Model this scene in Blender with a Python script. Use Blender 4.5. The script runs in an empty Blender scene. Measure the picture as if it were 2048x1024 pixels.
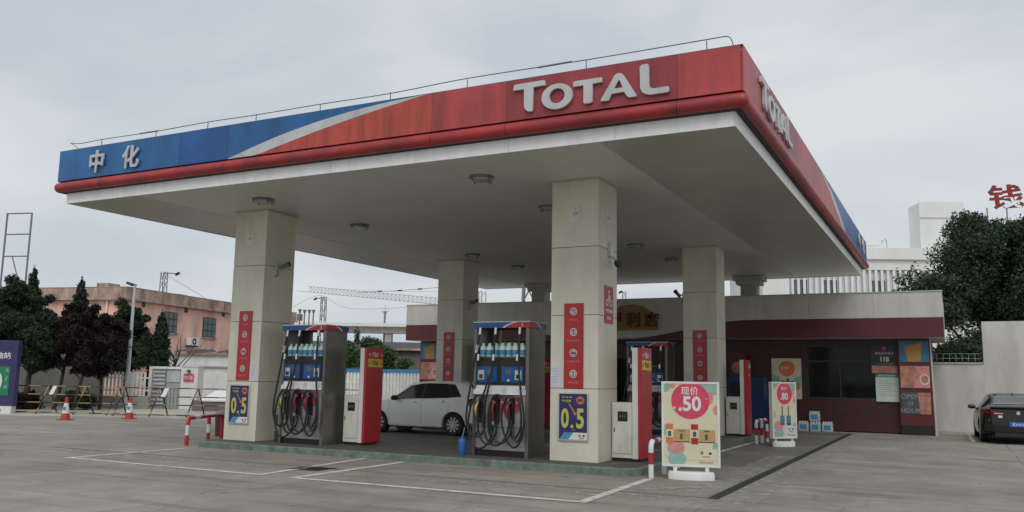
import bpy, bmesh, math, random
import numpy as np
from mathutils import Vector, Matrix, noise
from mathutils.geometry import tessellate_polygon
random.seed(7); rng = np.random.default_rng(7)
sc = bpy.context.scene
COL = sc.collection
R = math.radians
PI = math.pi

# ------------------------------------------------------------------ camera
CH = 1.62; FPX = 1722.2
c_r = Vector((0.8915, 0.4528, 0.0162)).normalized()
c_f = Vector((-0.4504, 0.8818, 0.1398)).normalized()
c_u = c_r.cross(c_f).normalized(); c_r = c_f.cross(c_u).normalized()
cd = bpy.data.cameras.new('camera'); cam = bpy.data.objects.new('camera', cd); COL.objects.link(cam)
m = Matrix((c_r, c_u, -c_f)).transposed().to_4x4(); m.translation = Vector((0, 0, CH))
cam.matrix_world = m
cd.sensor_width = 36; cd.lens = FPX/2048*36; cd.clip_start = .1; cd.clip_end = 3000
sc.camera = cam
def ray(u, v): return c_f + c_r*((u-1024)/FPX) - c_u*((v-512)/FPX)
O = Vector((0, 0, CH))
def at(u, v, d): return O + ray(u, v)*d                       # point at depth d
def gp(u, v): r = ray(u, v); return O + r*(-CH/r.z)           # point on the ground
def onY(u, v, y): r = ray(u, v); return O + r*(y/r.y)
def gd(u, d):                                                  # ground point under column u at depth d
    p = at(u, 760, d); return Vector((p.x, p.y, 0))
def hgt(u, v, d): return at(u, v, d).z

# ------------------------------------------------------------------ world, sun
w = bpy.data.worlds.new('World'); sc.world = w; w.use_nodes = True
SUN_EL, SUN_AZ = R(58), R(200)
nt = w.node_tree; N = nt.nodes; N.clear(); L = nt.links
out = N.new('ShaderNodeOutputWorld'); bg = N.new('ShaderNodeBackground')
sky = N.new('ShaderNodeTexSky'); sky.sky_type = 'NISHITA'; sky.sun_disc = False
sky.sun_elevation = SUN_EL; sky.sun_rotation = SUN_AZ; sky.air_density = 1.0; sky.dust_density = 3.0
tc = N.new('ShaderNodeTexCoord'); mp = N.new('ShaderNodeMapping'); mp.inputs['Scale'].default_value = (1, 1, 2.6)
n1 = N.new('ShaderNodeTexNoise'); n1.inputs['Scale'].default_value = 2.1; n1.inputs['Detail'].default_value = 6; n1.inputs['Roughness'].default_value = .5; n1.inputs['Distortion'].default_value = .35
cr = N.new('ShaderNodeValToRGB')
cr.color_ramp.elements[0].position = .38; cr.color_ramp.elements[0].color = (5.75, 6.35, 6.95, 1)
cr.color_ramp.elements[1].position = .62; cr.color_ramp.elements[1].color = (7.75, 7.95, 8.05, 1)
mx = N.new('ShaderNodeMixRGB'); mx.inputs['Fac'].default_value = .88
L.new(tc.outputs['Generated'], mp.inputs['Vector']); L.new(mp.outputs[0], n1.inputs['Vector'])
L.new(n1.outputs['Fac'], cr.inputs['Fac']); L.new(sky.outputs[0], mx.inputs[1]); L.new(cr.outputs[0], mx.inputs[2])
L.new(mx.outputs[0], bg.inputs['Color']); bg.inputs['Strength'].default_value = .1
L.new(bg.outputs[0], out.inputs['Surface'])
sd = bpy.data.lights.new('sun', 'SUN'); sd.energy = 1.5; sd.angle = R(40); sd.color = (1, .97, .92)
so = bpy.data.objects.new('sun', sd); COL.objects.link(so)
# veiled sun behind the camera, a little to the right
sdir = Vector((.35, -.72, 1.0)).normalized()
so.rotation_euler = (-sdir).to_track_quat('-Z', 'Y').to_euler()
sky.sun_elevation = math.asin(sdir.z); sky.sun_rotation = math.atan2(sdir.x, sdir.y)
sc.view_settings.view_transform = 'Standard'; sc.view_settings.look = 'None'
sc.view_settings.exposure = 0; sc.view_settings.gamma = 1; sc.view_settings.use_curve_mapping = False
sc.cycles.max_bounces = 8; sc.cycles.diffuse_bounces = 4; sc.cycles.transparent_max_bounces = 12

# ------------------------------------------------------------------ materials
def mat(name, rgb, rough=.6, metal=0., var=.12, scale=2.5, dirt=None, damt=0., dscale=(3, 3, .6), bump=0., bscale=60, spec=.5, isl=0.):
    m = bpy.data.materials.new(name); m.use_nodes = True; nt = m.node_tree; N = nt.nodes; L = nt.links
    b = N['Principled BSDF']; b.inputs['Roughness'].default_value = rough; b.inputs['Metallic'].default_value = metal
    b.inputs['Specular IOR Level'].default_value = spec
    tc = N.new('ShaderNodeTexCoord')
    oi = N.new('ShaderNodeObjectInfo')
    off = N.new('ShaderNodeVectorMath'); off.operation = 'MULTIPLY_ADD'; off.inputs[1].default_value = (1, 1, 1)
    cb = N.new('ShaderNodeCombineXYZ'); mu = N.new('ShaderNodeMath'); mu.operation = 'MULTIPLY'; mu.inputs[1].default_value = 37.
    L.new(oi.outputs['Random'], mu.inputs[0]); L.new(mu.outputs[0], cb.inputs[0]); L.new(mu.outputs[0], cb.inputs[1])
    L.new(tc.outputs['Object'], off.inputs[0]); L.new(cb.outputs[0], off.inputs[2])
    vec = off.outputs[0]
    n = N.new('ShaderNodeTexNoise'); n.inputs['Scale'].default_value = scale; n.inputs['Detail'].default_value = 6
    L.new(vec, n.inputs['Vector'])
    mr = N.new('ShaderNodeMapRange'); mr.inputs['From Min'].default_value = .3; mr.inputs['From Max'].default_value = .7
    mr.inputs['To Min'].default_value = 1-var; mr.inputs['To Max'].default_value = 1+var
    L.new(n.outputs['Fac'], mr.inputs['Value'])
    hs = N.new('ShaderNodeMixRGB'); hs.blend_type = 'MULTIPLY'; hs.inputs[0].default_value = 1
    hs.inputs[1].default_value = (*rgb, 1); L.new(mr.outputs[0], hs.inputs[2])
    col = hs.outputs[0]
    if isl:
        g = N.new('ShaderNodeNewGeometry'); m2 = N.new('ShaderNodeMapRange')
        m2.inputs['To Min'].default_value = 1-isl; m2.inputs['To Max'].default_value = 1+isl
        L.new(g.outputs['Random Per Island'], m2.inputs['Value'])
        h2 = N.new('ShaderNodeMixRGB'); h2.blend_type = 'MULTIPLY'; h2.inputs[0].default_value = 1
        L.new(col, h2.inputs[1]); L.new(m2.outputs[0], h2.inputs[2]); col = h2.outputs[0]
    if dirt:
        mp = N.new('ShaderNodeMapping'); mp.inputs['Scale'].default_value = dscale; L.new(vec, mp.inputs['Vector'])
        n2 = N.new('ShaderNodeTexNoise'); n2.inputs['Scale'].default_value = 1; n2.inputs['Detail'].default_value = 7; n2.inputs['Roughness'].default_value = .62
        L.new(mp.outputs[0], n2.inputs['Vector'])
        r2 = N.new('ShaderNodeMapRange'); r2.inputs['From Min'].default_value = .42; r2.inputs['From Max'].default_value = .72
        r2.inputs['To Max'].default_value = damt; L.new(n2.outputs['Fac'], r2.inputs['Value'])
        d = N.new('ShaderNodeMixRGB'); d.inputs[2].default_value = (*dirt, 1)
        L.new(r2.outputs[0], d.inputs[0]); L.new(col, d.inputs[1]); col = d.outputs[0]
    L.new(col, b.inputs['Base Color'])
    if bump:
        n3 = N.new('ShaderNodeTexNoise'); n3.inputs['Scale'].default_value = bscale; n3.inputs['Detail'].default_value = 4
        L.new(vec, n3.inputs['Vector']); bp = N.new('ShaderNodeBump'); bp.inputs['Strength'].default_value = bump; bp.inputs['Distance'].default_value = .02
        L.new(n3.outputs['Fac'], bp.inputs['Height']); L.new(bp.outputs[0], b.inputs['Normal'])
    return m
def srgb(r, g, b): return tuple((c/255)**2.2 for c in (r, g, b))

M = {}
DK = (.03, .028, .025)
M['soffit'] = mat('soffit_board', (.66, .65, .60), .55, var=.07, scale=.5, dirt=(.34, .32, .28), damt=.38, dscale=(.5, .5, .5))
M['soffit2'] = mat('soffit_metal', (.47, .465, .41), .4, var=.04, scale=.6, dirt=(.3, .29, .24), damt=.3, dscale=(.6, .3, .5))
M['strip'] = mat('white_metal_strip', (.90, .90, .90), .4, var=.04, dirt=(.5, .48, .45), damt=.25, dscale=(5, 5, .8))
FD = (.045, .02, .022)
M['fred'] = mat('fascia_red', (.42, .055, .058), .42, var=.16, scale=.9, dirt=FD, damt=.48, dscale=(3, 3, .6))
M['fred2'] = mat('fascia_dark_red', (.29, .036, .044), .42, var=.16, scale=.9, dirt=FD, damt=.48, dscale=(3, 3, .6))
M['forange'] = mat('fascia_orange_red', (.46, .064, .046), .42, var=.1, scale=.8, dirt=FD, damt=.55, dscale=(4.5, 4.5, .45))
M['fblue'] = mat('fascia_blue', (.010, .115, .33), .4, var=.2, scale=.8, dirt=(.012, .03, .05), damt=.5, dscale=(2, 2, .5))
M['fblue2'] = mat('fascia_bright_blue', (.007, .085, .32), .4, var=.15, scale=.8, dirt=(.02, .03, .05), damt=.5, dscale=(2, 2, .5))
M['fwhite'] = mat('fascia_grey_white', (.5, .52, .53), .45, var=.06, dirt=(.2, .2, .2), damt=.5, dscale=(2, 2, .6))
M['tube'] = mat('tube_red', (.36, .030, .033), .42, var=.15, scale=1.5, dirt=FD, damt=.7, dscale=(1.6, 1.6, 1))
M['letter'] = mat('letter_face', (.50, .515, .515), .4, var=.05, scale=4, dirt=(.3, .3, .3), damt=.5)
M['roofdark'] = mat('dark_gap', (.03, .028, .028), .8)
M['col'] = mat('column_cladding', (.66, .635, .53), .42, var=.05, scale=1.4, dirt=(.34, .31, .23), damt=.35, dscale=(1.6, 1.6, .5), bump=.05, bscale=8)
M['island'] = mat('island_green_kerb', (.145, .20, .175), .75, var=.18, scale=5, dirt=(.07, .07, .06), damt=.75, dscale=(6, 6, 5), bump=.3, bscale=30)
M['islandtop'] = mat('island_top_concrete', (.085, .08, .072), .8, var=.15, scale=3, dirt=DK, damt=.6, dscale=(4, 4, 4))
M['steel'] = mat('brushed_steel', (.20, .195, .18), .38, metal=.7, var=.1, scale=2, dirt=(.12, .11, .10), damt=.45, dscale=(3, 3, 1))
M['steel_l'] = mat('steel_front', (.40, .39, .37), .42, metal=.45, var=.08, scale=3, dirt=(.14, .13, .12), damt=.4, dscale=(3, 3, 1.5))
M['black'] = mat('black_plastic', (.012, .012, .013), .42, var=.2)
M['rubber'] = mat('black_rubber', (.014, .014, .015), .45, var=.2)
M['dark'] = mat('dark_housing', (.03, .03, .032), .6)
M['blue'] = mat('dispenser_blue', (.006, .075, .26), .35, var=.12)
M['navyblue'] = mat('cabinet_blue', (.008, .035, .12), .45)
M['white'] = mat('white_paint', (.70, .70, .68), .45, var=.05, dirt=(.4, .38, .33), damt=.35, dscale=(5, 5, 2))
M['cream'] = mat('cabinet_cream', (.68, .67, .60), .4, var=.04, dirt=(.35, .32, .26), damt=.4, dscale=(6, 6, 2))
M['red'] = mat('sign_red', (.40, .02, .028), .3, var=.08, scale=2, dirt=(.25, .02, .02), damt=.3)
M['nozred'] = mat('nozzle_red', (.27, .010, .025), .4)
M['yellow'] = mat('sign_yellow', (.62, .42, .04), .4)
M['nozyel'] = mat('nozzle_yellow', (.60, .36, .03), .4)
M['pyel'] = mat('poster_yellow', (.50, .47, .07), .45, var=.03)
M['navy'] = mat('poster_navy', (.018, .024, .12), .35)
M['prnt'] = mat('print_white', (.66, .66, .66), .5, var=.03)
M['prntred'] = mat('print_pale_red', (.62, .25, .24), .5, var=.03)
M['ink'] = mat('print_black', (.02, .02, .022), .5)
M['grey'] = mat('grey_print', (.25, .26, .27), .5)
M['lcd'] = mat('lcd_display', (.09, .12, .11), .25)
M['silver'] = mat('silver_metal', (.6, .6, .6), .3, metal=.8)
M['paper'] = mat('white_paper', (.58, .58, .68), .7, var=.05, scale=15)
M['orange'] = mat('print_orange', (.60, .16, .04), .5)
M['green'] = mat('sign_green', (.01, .20, .09), .45)
M['teal'] = mat('print_teal', (.24, .43, .36), .5, var=.1, scale=8)
M['pink'] = mat('print_pink', (.58, .24, .23), .5, var=.12, scale=12)
M['crimson'] = mat('print_crimson', (.58, .05, .10), .5)
M['pcream'] = mat('poster_cream', (.62, .57, .41), .45, var=.06, scale=3)
M['kraft'] = mat('print_cardboard', (.45, .29, .12), .6, var=.2, scale=30)
M['skyblue'] = mat('print_sky_blue', (.03, .17, .30), .5)
M['labelblue'] = mat('label_blue', (.07, .25, .42), .4, var=.3, scale=30)
M['juggreen'] = mat('jug_pale_green', (.55, .72, .66), .35, var=.08)
M['jugcap'] = mat('jug_cap', (.55, .68, .64), .4)
M['kwhite'] = mat('kiosk_white_render', (.53, .515, .47), .7, var=.05, scale=1.2, dirt=(.35, .33, .28), damt=.4, dscale=(2.5, 2.5, .5))
M['kred'] = mat('kiosk_red_band', (.095, .016, .02), .5, var=.1, dirt=(.06, .015, .015), damt=.5)
M['ksign'] = mat('sign_ochre', (.26, .155, .03), .5, var=.15, dirt=(.28, .12, .03), damt=.5)
M['kred2'] = mat('pylon_red', (.10, .016, .02), .5)
M['sred'] = mat('red_letters', (.24, .015, .02), .5)
M['shopred'] = mat('shop_sign_letters', (.11, .012, .014), .5)
M['glassdark'] = mat('dark_glass', (.008, .009, .010), .08, var=.3, spec=.22)
M['frame'] = mat('dark_window_frame', (.03, .03, .032), .5)
M['wall'] = mat('white_wall_render', (.55, .54, .50), .8, var=.05, scale=1, dirt=(.25, .23, .2), damt=.5, dscale=(1.2, 1.2, .35), bump=.1)
M['wallg'] = mat('grey_boundary_wall', (.34, .33, .30), .85, var=.1, scale=1, dirt=(.16, .15, .13), damt=.6, dscale=(1, 1, .5))
M['pinkwall'] = mat('pink_render', (.82, .49, .40), .85, var=.08, scale=.6, dirt=(.30, .19, .15), damt=.6, dscale=(.8, .8, .25))
M['pinkcor'] = mat('weathered_cornice', (.46, .32, .26), .9, var=.2, scale=1.5, dirt=(.10, .085, .075), damt=.9, dscale=(1.6, 1.6, .6))
M['bwhite'] = mat('pale_building_render', (.72, .73, .72), .8, var=.04, scale=.3, dirt=(.5, .5, .48), damt=.4, dscale=(.4, .4, .1))
M['bgroove'] = mat('building_recess', (.56, .57, .57), .8)
M['bark'] = mat('bark', (.06, .045, .035), .9, var=.3, scale=8)
M['galv'] = mat('galvanised_steel', (.50, .51, .52), .45, metal=.3)
M['farsteel'] = mat('weathered_far_steel', (.17, .18, .19), .7)
M['cranered'] = mat('crane_steel_pale', (.42, .36, .37), .7)
M['picket'] = mat('white_picket', (.72, .72, .70), .6, dirt=(.4, .38, .35), damt=.4)
M['sheetblue'] = mat('blue_sheet', (.05, .19, .36), .5)
M['lboard'] = mat('pale_hoarding_board', (.40, .42, .44), .7)
M['shed'] = mat('shed_brown', (.13, .115, .105), .8, dirt=(.2, .18, .16), damt=.5)
M['roofd'] = mat('dark_roof', (.045, .05, .055), .7)
M['conc'] = mat('pale_concrete', (.42, .41, .38), .8)
M['louvre'] = mat('grey_louvre', (.33, .35, .37), .5)
M['cone'] = mat('cone_red', (.40, .035, .03), .5)
M['purple'] = mat('sign_purple', (.025, .027, .10), .4, dirt=(.09, .045, .15), damt=.8, dscale=(.5, .5, .5))
M['carwhite'] = mat('car_white_paint', (.86, .86, .84), .22, var=.02)
M['carblack'] = mat('car_black_paint', (.009, .010, .012), .14, var=.1)
M['tyre'] = mat('tyre_rubber', (.018, .018, .018), .8)
M['alloy'] = mat('alloy_rim', (.48, .48, .47), .35, metal=.2)
M['carglass'] = mat('car_glass', (.02, .024, .024), .06)
M['sedglass'] = mat('rear_window_glass', (.10, .115, .125), .05)
M['lampred'] = mat('tail_lamp_red', (.16, .005, .008), .15)
M['plate'] = mat('blue_number_plate', (.02, .12, .50), .4)
M['hill'] = mat('hill_scrub', (.10, .13, .14), 1., var=.2, scale=.02)
M['amber'] = mat('ad_orange', (.45, .22, .05), .5, var=.15, scale=6)
M['flesh'] = mat('ad_peach', (.40, .19, .13), .5, var=.35, scale=5)
M['charcoal'] = mat('ad_charcoal', (.06, .08, .085), .5)
M['yb_b'] = mat('barrier_black', (.02, .02, .02), .5)

def stripe_mat(name, a, b, period, axis=0):
    m = mat(name, a, .5, var=.1); nt = m.node_tree; N = nt.nodes; L = nt.links; bs = N['Principled BSDF']
    tc = [n for n in N if n.type == 'TEX_COORD'][0]; sp = N.new('ShaderNodeSeparateXYZ'); L.new(tc.outputs['Object'], sp.inputs[0])
    mo = N.new('ShaderNodeMath'); mo.operation = 'PINGPONG'; mo.inputs[1].default_value = period/2; L.new(sp.outputs[axis], mo.inputs[0])
    g = N.new('ShaderNodeMath'); g.operation = 'GREATER_THAN'; g.inputs[1].default_value = period/4; L.new(mo.outputs[0], g.inputs[0])
    src = bs.inputs['Base Color'].links[0].from_socket
    mi = N.new('ShaderNodeMixRGB'); mi.inputs[2].default_value = (*b, 1); L.new(g.outputs[0], mi.inputs[0]); L.new(src, mi.inputs[1]); L.new(mi.outputs[0], bs.inputs['Base Color'])
    return m
M['ybar'] = stripe_mat('barrier_yellow_black', (.31, .21, .08), (.02, .02, .02), 1.0)
M['yleg'] = stripe_mat('barrier_leg_yellow_black', (.31, .21, .08), (.02, .02, .02), .9, 2)

def brick_mat():
    m = mat('dark_red_brick_tile', (.065, .018, .017), .45, var=.15, scale=1.5); nt = m.node_tree; N = nt.nodes; L = nt.links; bs = N['Principled BSDF']
    tc = [n for n in N if n.type == 'TEX_COORD'][0]
    mp = N.new('ShaderNodeMapping'); mp.inputs['Rotation'].default_value = (R(90), 0, 0); L.new(tc.outputs['Object'], mp.inputs['Vector'])
    bt = N.new('ShaderNodeTexBrick'); bt.inputs['Scale'].default_value = 1; bt.inputs['Brick Width'].default_value = .24; bt.inputs['Row Height'].default_value = .065
    bt.inputs['Mortar Size'].default_value = .006; bt.inputs['Color1'].default_value = (1, 1, 1, 1); bt.inputs['Color2'].default_value = (.75, .75, .75, 1); bt.inputs['Mortar'].default_value = (.35, .35, .35, 1)
    L.new(mp.outputs[0], bt.inputs['Vector'])
    src = bs.inputs['Base Color'].links[0].from_socket
    mi = N.new('ShaderNodeMixRGB'); mi.blend_type = 'MULTIPLY'; mi.inputs[0].default_value = 1
    L.new(src, mi.inputs[1]); L.new(bt.outputs['Color'], mi.inputs[2]); L.new(mi.outputs[0], bs.inputs['Base Color'])
    return m
M['brick'] = brick_mat()

def ground_mat(name, base, canopy=True, streak=True):
    m = bpy.data.materials.new(name); m.use_nodes = True; nt = m.node_tree; N = nt.nodes; L = nt.links; b = N['Principled BSDF']
    g = N.new('ShaderNodeNewGeometry')
    def nz(scale, det, rough, sc3=(1, 1, 1)):
        mp = N.new('ShaderNodeMapping'); mp.inputs['Scale'].default_value = sc3; L.new(g.outputs['Position'], mp.inputs['Vector'])
        n = N.new('ShaderNodeTexNoise'); n.inputs['Scale'].default_value = scale; n.inputs['Detail'].default_value = det; n.inputs['Roughness'].default_value = rough
        L.new(mp.outputs[0], n.inputs['Vector']); return n.outputs['Fac']
    def rng_(f, a, b_, c, d):
        r = N.new('ShaderNodeMapRange'); r.inputs['From Min'].default_value = a; r.inputs['From Max'].default_value = b_; r.inputs['To Min'].default_value = c; r.inputs['To Max'].default_value = d
        L.new(f, r.inputs['Value']); return r.outputs[0]
    def mul(col, f):
        x = N.new('ShaderNodeMixRGB'); x.blend_type = 'MULTIPLY'; x.inputs[0].default_value = 1
        L.new(col, x.inputs[1]); L.new(f, x.inputs[2]); return x.outputs[0]
    rgb = N.new('ShaderNodeRGB'); rgb.outputs[0].default_value = (*base, 1); col = rgb.outputs[0]
    col = mul(col, rng_(nz(.28, 6, .6), .3, .7, .76, 1.22))
    col = mul(col, rng_(nz(1.6, 8, .65, (1, .6, 1)), .3, .7, .82, 1.16))
    col = mul(col, rng_(nz(26, 4, .7), .3, .7, .93, 1.07))
    col = mul(col, rng_(nz(120, 2, .8), .3, .7, .88, 1.12))
    # oil and tyre stains
    st = rng_(nz(.7, 6, .6, (.35, 1.6, 1)), .55, .72, 0, .6)
    x = N.new('ShaderNodeMixRGB'); x.inputs[2].default_value = (.07, .065, .06, 1); L.new(st, x.inputs[0]); L.new(col, x.inputs[1]); col = x.outputs[0]
    st = rng_(nz(2.6, 3, .5), .68, .74, 0, .45)
    x = N.new('ShaderNodeMixRGB'); x.inputs[2].default_value = (.05, .047, .045, 1); L.new(st, x.inputs[0]); L.new(col, x.inputs[1]); col = x.outputs[0]
    st = rng_(nz(9., 2, .5), .70, .74, 0, .5)
    x = N.new('ShaderNodeMixRGB'); x.inputs[2].default_value = (.045, .042, .04, 1); L.new(st, x.inputs[0]); L.new(col, x.inputs[1]); col = x.outputs[0]
    st = rng_(nz(.9, 5, .55, (.12, 3.2, 1)), .54, .68, 0, .4)
    x = N.new('ShaderNodeMixRGB'); x.inputs[2].default_value = (.10, .095, .088, 1); L.new(st, x.inputs[0]); L.new(col, x.inputs[1]); col = x.outputs[0]
    # pale cement patches
    st = rng_(nz(.5, 7, .7, (.4, 1.6, 1)), .54, .70, 0, .6)
    x = N.new('ShaderNodeMixRGB'); x.inputs[2].default_value = (.36, .34, .31, 1); L.new(st, x.inputs[0]); L.new(col, x.inputs[1]); col = x.outputs[0]
    # per slab tone
    oi = N.new('ShaderNodeObjectInfo'); col = mul(col, rng_(oi.outputs['Random'], 0, 1, .92, 1.07))
    # faint cracks
    vo = N.new('ShaderNodeTexVoronoi'); vo.feature = 'DISTANCE_TO_EDGE'; vo.inputs['Scale'].default_value = .33
    nd = N.new('ShaderNodeTexNoise'); nd.inputs['Scale'].default_value = 2.; nd.inputs['Detail'].default_value = 5; L.new(g.outputs['Position'], nd.inputs['Vector'])
    va = N.new('ShaderNodeVectorMath'); va.operation = 'MULTIPLY_ADD'; va.inputs[1].default_value = (.8, .8, 0); L.new(nd.outputs['Color'], va.inputs[0]); L.new(g.outputs['Position'], va.inputs[2])
    L.new(va.outputs[0], vo.inputs['Vector'])
    col = mul(col, rng_(vo.outputs['Distance'], .001, .006, .72, 1.))
    L.new(col, b.inputs['Base Color']); b.inputs['Roughness'].default_value = .8
    rr = rng_(nz(.7, 4, .6), .3, .7, .62, .88); L.new(rr, b.inputs['Roughness'])
    bp = N.new('ShaderNodeBump'); bp.inputs['Strength'].default_value = .35; bp.inputs['Distance'].default_value = .01
    L.new(nz(55, 5, .7), bp.inputs['Height']); L.new(bp.outputs[0], b.inputs['Normal'])
    return m
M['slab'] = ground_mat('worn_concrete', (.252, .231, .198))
M['slabshade'] = ground_mat('oily_concrete_shade_tint', (.135, .127, .115))  # base colour darkened to paint in the canopy's shade, oil stains on top
M['pave'] = ground_mat('pale_pavement', (.37, .35, .31))
def line_mat(name, rgb, lo, hi):
    m = mat(name, rgb, .8, var=.12, scale=6); nt = m.node_tree; N = nt.nodes; L = nt.links; b = N['Principled BSDF']
    g = N.new('ShaderNodeNewGeometry'); n = N.new('ShaderNodeTexNoise'); n.inputs['Scale'].default_value = 5; n.inputs['Detail'].default_value = 9; n.inputs['Roughness'].default_value = .75
    L.new(g.outputs['Position'], n.inputs['Vector']); r = N.new('ShaderNodeMapRange'); r.inputs['From Min'].default_value = lo; r.inputs['From Max'].default_value = hi
    L.new(n.outputs['Fac'], r.inputs['Value']); L.new(r.outputs[0], b.inputs['Alpha']); return m
M['line'] = line_mat('worn_white_line', (.56, .55, .51), .30, .50)
M['linefaint'] = line_mat('faded_line', (.38, .37, .34), .42, .66)
M['patch'] = line_mat('pale_cement_patch', (.34, .32, .285), .40, .62)
M['lineyel'] = line_mat('worn_yellow_line', (.42, .36, .22), .35, .55)

def leaf_mat(name, a, b, c):
    m = bpy.data.materials.new(name); m.use_nodes = True; nt = m.node_tree; N = nt.nodes; L = nt.links; bs = N['Principled BSDF']
    g = N.new('ShaderNodeNewGeometry'); r = N.new('ShaderNodeValToRGB'); r.color_ramp.elements[0].color = (*a, 1); r.color_ramp.elements[1].color = (*c, 1)
    e = r.color_ramp.elements.new(.6); e.color = (*b, 1)
    tc = N.new('ShaderNodeTexCoord'); n = N.new('ShaderNodeTexNoise'); n.inputs['Scale'].default_value = .9; n.inputs['Detail'].default_value = 3; L.new(tc.outputs['Object'], n.inputs['Vector'])
    ad = N.new('ShaderNodeMath'); ad.operation = 'MULTIPLY_ADD'; ad.inputs[1].default_value = .55; L.new(g.outputs['Random Per Island'], ad.inputs[0])
    mr = N.new('ShaderNodeMapRange'); mr.inputs['From Min'].default_value = .3; mr.inputs['From Max'].default_value = .7; mr.inputs['To Min'].default_value = -.05; mr.inputs['To Max'].default_value = .5
    L.new(n.outputs['Fac'], mr.inputs['Value']); L.new(mr.outputs[0], ad.inputs[2]); L.new(ad.outputs[0], r.inputs['Fac'])
    L.new(r.outputs[0], bs.inputs['Base Color']); bs.inputs['Roughness'].default_value = .75; bs.inputs['Specular IOR Level'].default_value = .15
    return m
M['leaf'] = leaf_mat('camphor_leaves', (.022, .040, .024), (.044, .074, .040), (.085, .13, .066))
M['leafd'] = leaf_mat('dark_green_leaves', (.016, .030, .019), (.029, .050, .030), (.054, .088, .048))
M['leafp'] = leaf_mat('purple_leaves', (.016, .012, .013), (.024, .017, .019), (.038, .027, .029))
M['leafc'] = leaf_mat('cypress_leaves', (.015, .030, .020), (.027, .050, .032), (.048, .084, .050))
M['leafm'] = leaf_mat('fresh_green_leaves', (.03, .055, .025), (.06, .10, .04), (.10, .16, .06))

# ------------------------------------------------------------------ mesh builder
class MB:
    def __init__(s): s.v = []; s.f = []
    def add(s, vs, fs):
        o = len(s.v); s.v += [tuple(v) for v in vs]; s.f += [tuple(o+i for i in f) for f in fs]; return s
    def box(s, x0, x1, y0, y1, z0, z1):
        return s.add([(x0, y0, z0), (x1, y0, z0), (x1, y1, z0), (x0, y1, z0), (x0, y0, z1), (x1, y0, z1), (x1, y1, z1), (x0, y1, z1)],
                     [(0, 3, 2, 1), (4, 5, 6, 7), (0, 1, 5, 4), (1, 2, 6, 5), (2, 3, 7, 6), (3, 0, 4, 7)])
    def prism(s, pts, y0, y1, holes=()):           # outline in XZ, extruded in Y (y0 = front)
        loops = [[Vector((x, z, 0)) for x, z in pts]] + [[Vector((x, z, 0)) for x, z in h] for h in holes]
        tri = tessellate_polygon(loops); flat = [p for l in loops for p in l]; n = len(flat)
        vs = [(p.x, y0, p.y) for p in flat]+[(p.x, y1, p.y) for p in flat]
        fs = []
        for t in tri:
            a, b, c = [flat[i] for i in t]
            if (b-a).cross(c-a).z < 0: t = (t[0], t[2], t[1])
            fs.append(t); fs.append((t[2]+n, t[1]+n, t[0]+n))
        o = 0
        for l in loops:
            k = len(l)
            for i in range(k): fs.append((o+i, o+(i+1) % k, o+(i+1) % k+n, o+i+n))
            o += k
        return s.add(vs, fs)
    def tube(s, pts, r, seg=8, closed=False):
        pts = [Vector(p) for p in pts]; n = len(pts); vs = []; up = None
        for i, p in enumerate(pts):
            a = pts[i-1] if i > 0 else (pts[-1] if closed else p); b = pts[(i+1) % n] if (i < n-1 or closed) else p
            d = (b-a).normalized()
            if up is None: up = Vector((0, 0, 1)) if abs(d.z) < .9 else Vector((0, 1, 0))
            e = d.cross(up)
            if e.length < 1e-4: e = d.cross(Vector((1, 0, 0)))
            e.normalize(); q = e.cross(d).normalized(); up = q
            rr = r[i] if isinstance(r, (list, tuple)) else r
            for k in range(seg):
                t = 2*PI*k/seg; vs.append(p+(e*math.cos(t)+q*math.sin(t))*rr)
        fs = []
        for i in range(n if closed else n-1):
            j = (i+1) % n
            for k in range(seg): fs.append((i*seg+k, i*seg+(k+1) % seg, j*seg+(k+1) % seg, j*seg+k))
        if not closed: fs.append(tuple(reversed(range(seg)))); fs.append(tuple((n-1)*seg+k for k in range(seg)))
        return s.add(vs, fs)
    def lathe(s, prof, seg=16, c=(0, 0, 0), axis='z', sx=1, sy=1, cap=True):   # prof: (r, h)
        vs = []
        for r, h in prof:
            for k in range(seg):
                t = 2*PI*k/seg; a, b = r*math.cos(t)*sx, r*math.sin(t)*sy
                if axis == 'z': vs.append((c[0]+a, c[1]+b, c[2]+h))
                elif axis == 'y': vs.append((c[0]+a, c[1]+h, c[2]-b))
                else: vs.append((c[0]+h, c[1]+a, c[2]+b))
        n = len(prof); fs = []
        for i in range(n-1):
            for k in range(seg): fs.append((i*seg+k, i*seg+(k+1) % seg, (i+1)*seg+(k+1) % seg, (i+1)*seg+k))
        if cap: fs.append(tuple(reversed(range(seg)))); fs.append(tuple((n-1)*seg+k for k in range(seg)))
        return s.add(vs, fs)
    def mesh(s, name, mats, smooth=False, bevel=0):
        me = bpy.data.meshes.new(name); me.from_pydata(s.v, [], s.f); me.update()
        bm = bmesh.new(); bm.from_mesh(me); bmesh.ops.recalc_face_normals(bm, faces=bm.faces)
        if bevel: bmesh.ops.bevel(bm, geom=[e for e in bm.edges if e.calc_face_angle(0) > .6], offset=bevel, segments=2, affect='EDGES', clamp_overlap=True)
        if smooth:
            for f in bm.faces: f.smooth = True
            for e in bm.edges:
                if e.calc_face_angle(0) > .7: e.smooth = False
        bm.to_mesh(me); bm.free()
        me.materials.append(M[mats] if isinstance(mats, str) else mats); return me
def bez(ps, n=8):                                   # catmull-rom through points
    ps = [Vector(p) for p in ps]; P = [ps[0]]+ps+[ps[-1]]; o = []
    for i in range(1, len(P)-2):
        for k in range(n):
            t = k/n; a, b, c, d = P[i-1:i+3]
            o.append(.5*((2*b)+(-a+c)*t+(2*a-5*b+4*c-d)*t*t+(-a+3*b-3*c+d)*t**3))
    o.append(ps[-1]); return o
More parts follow.
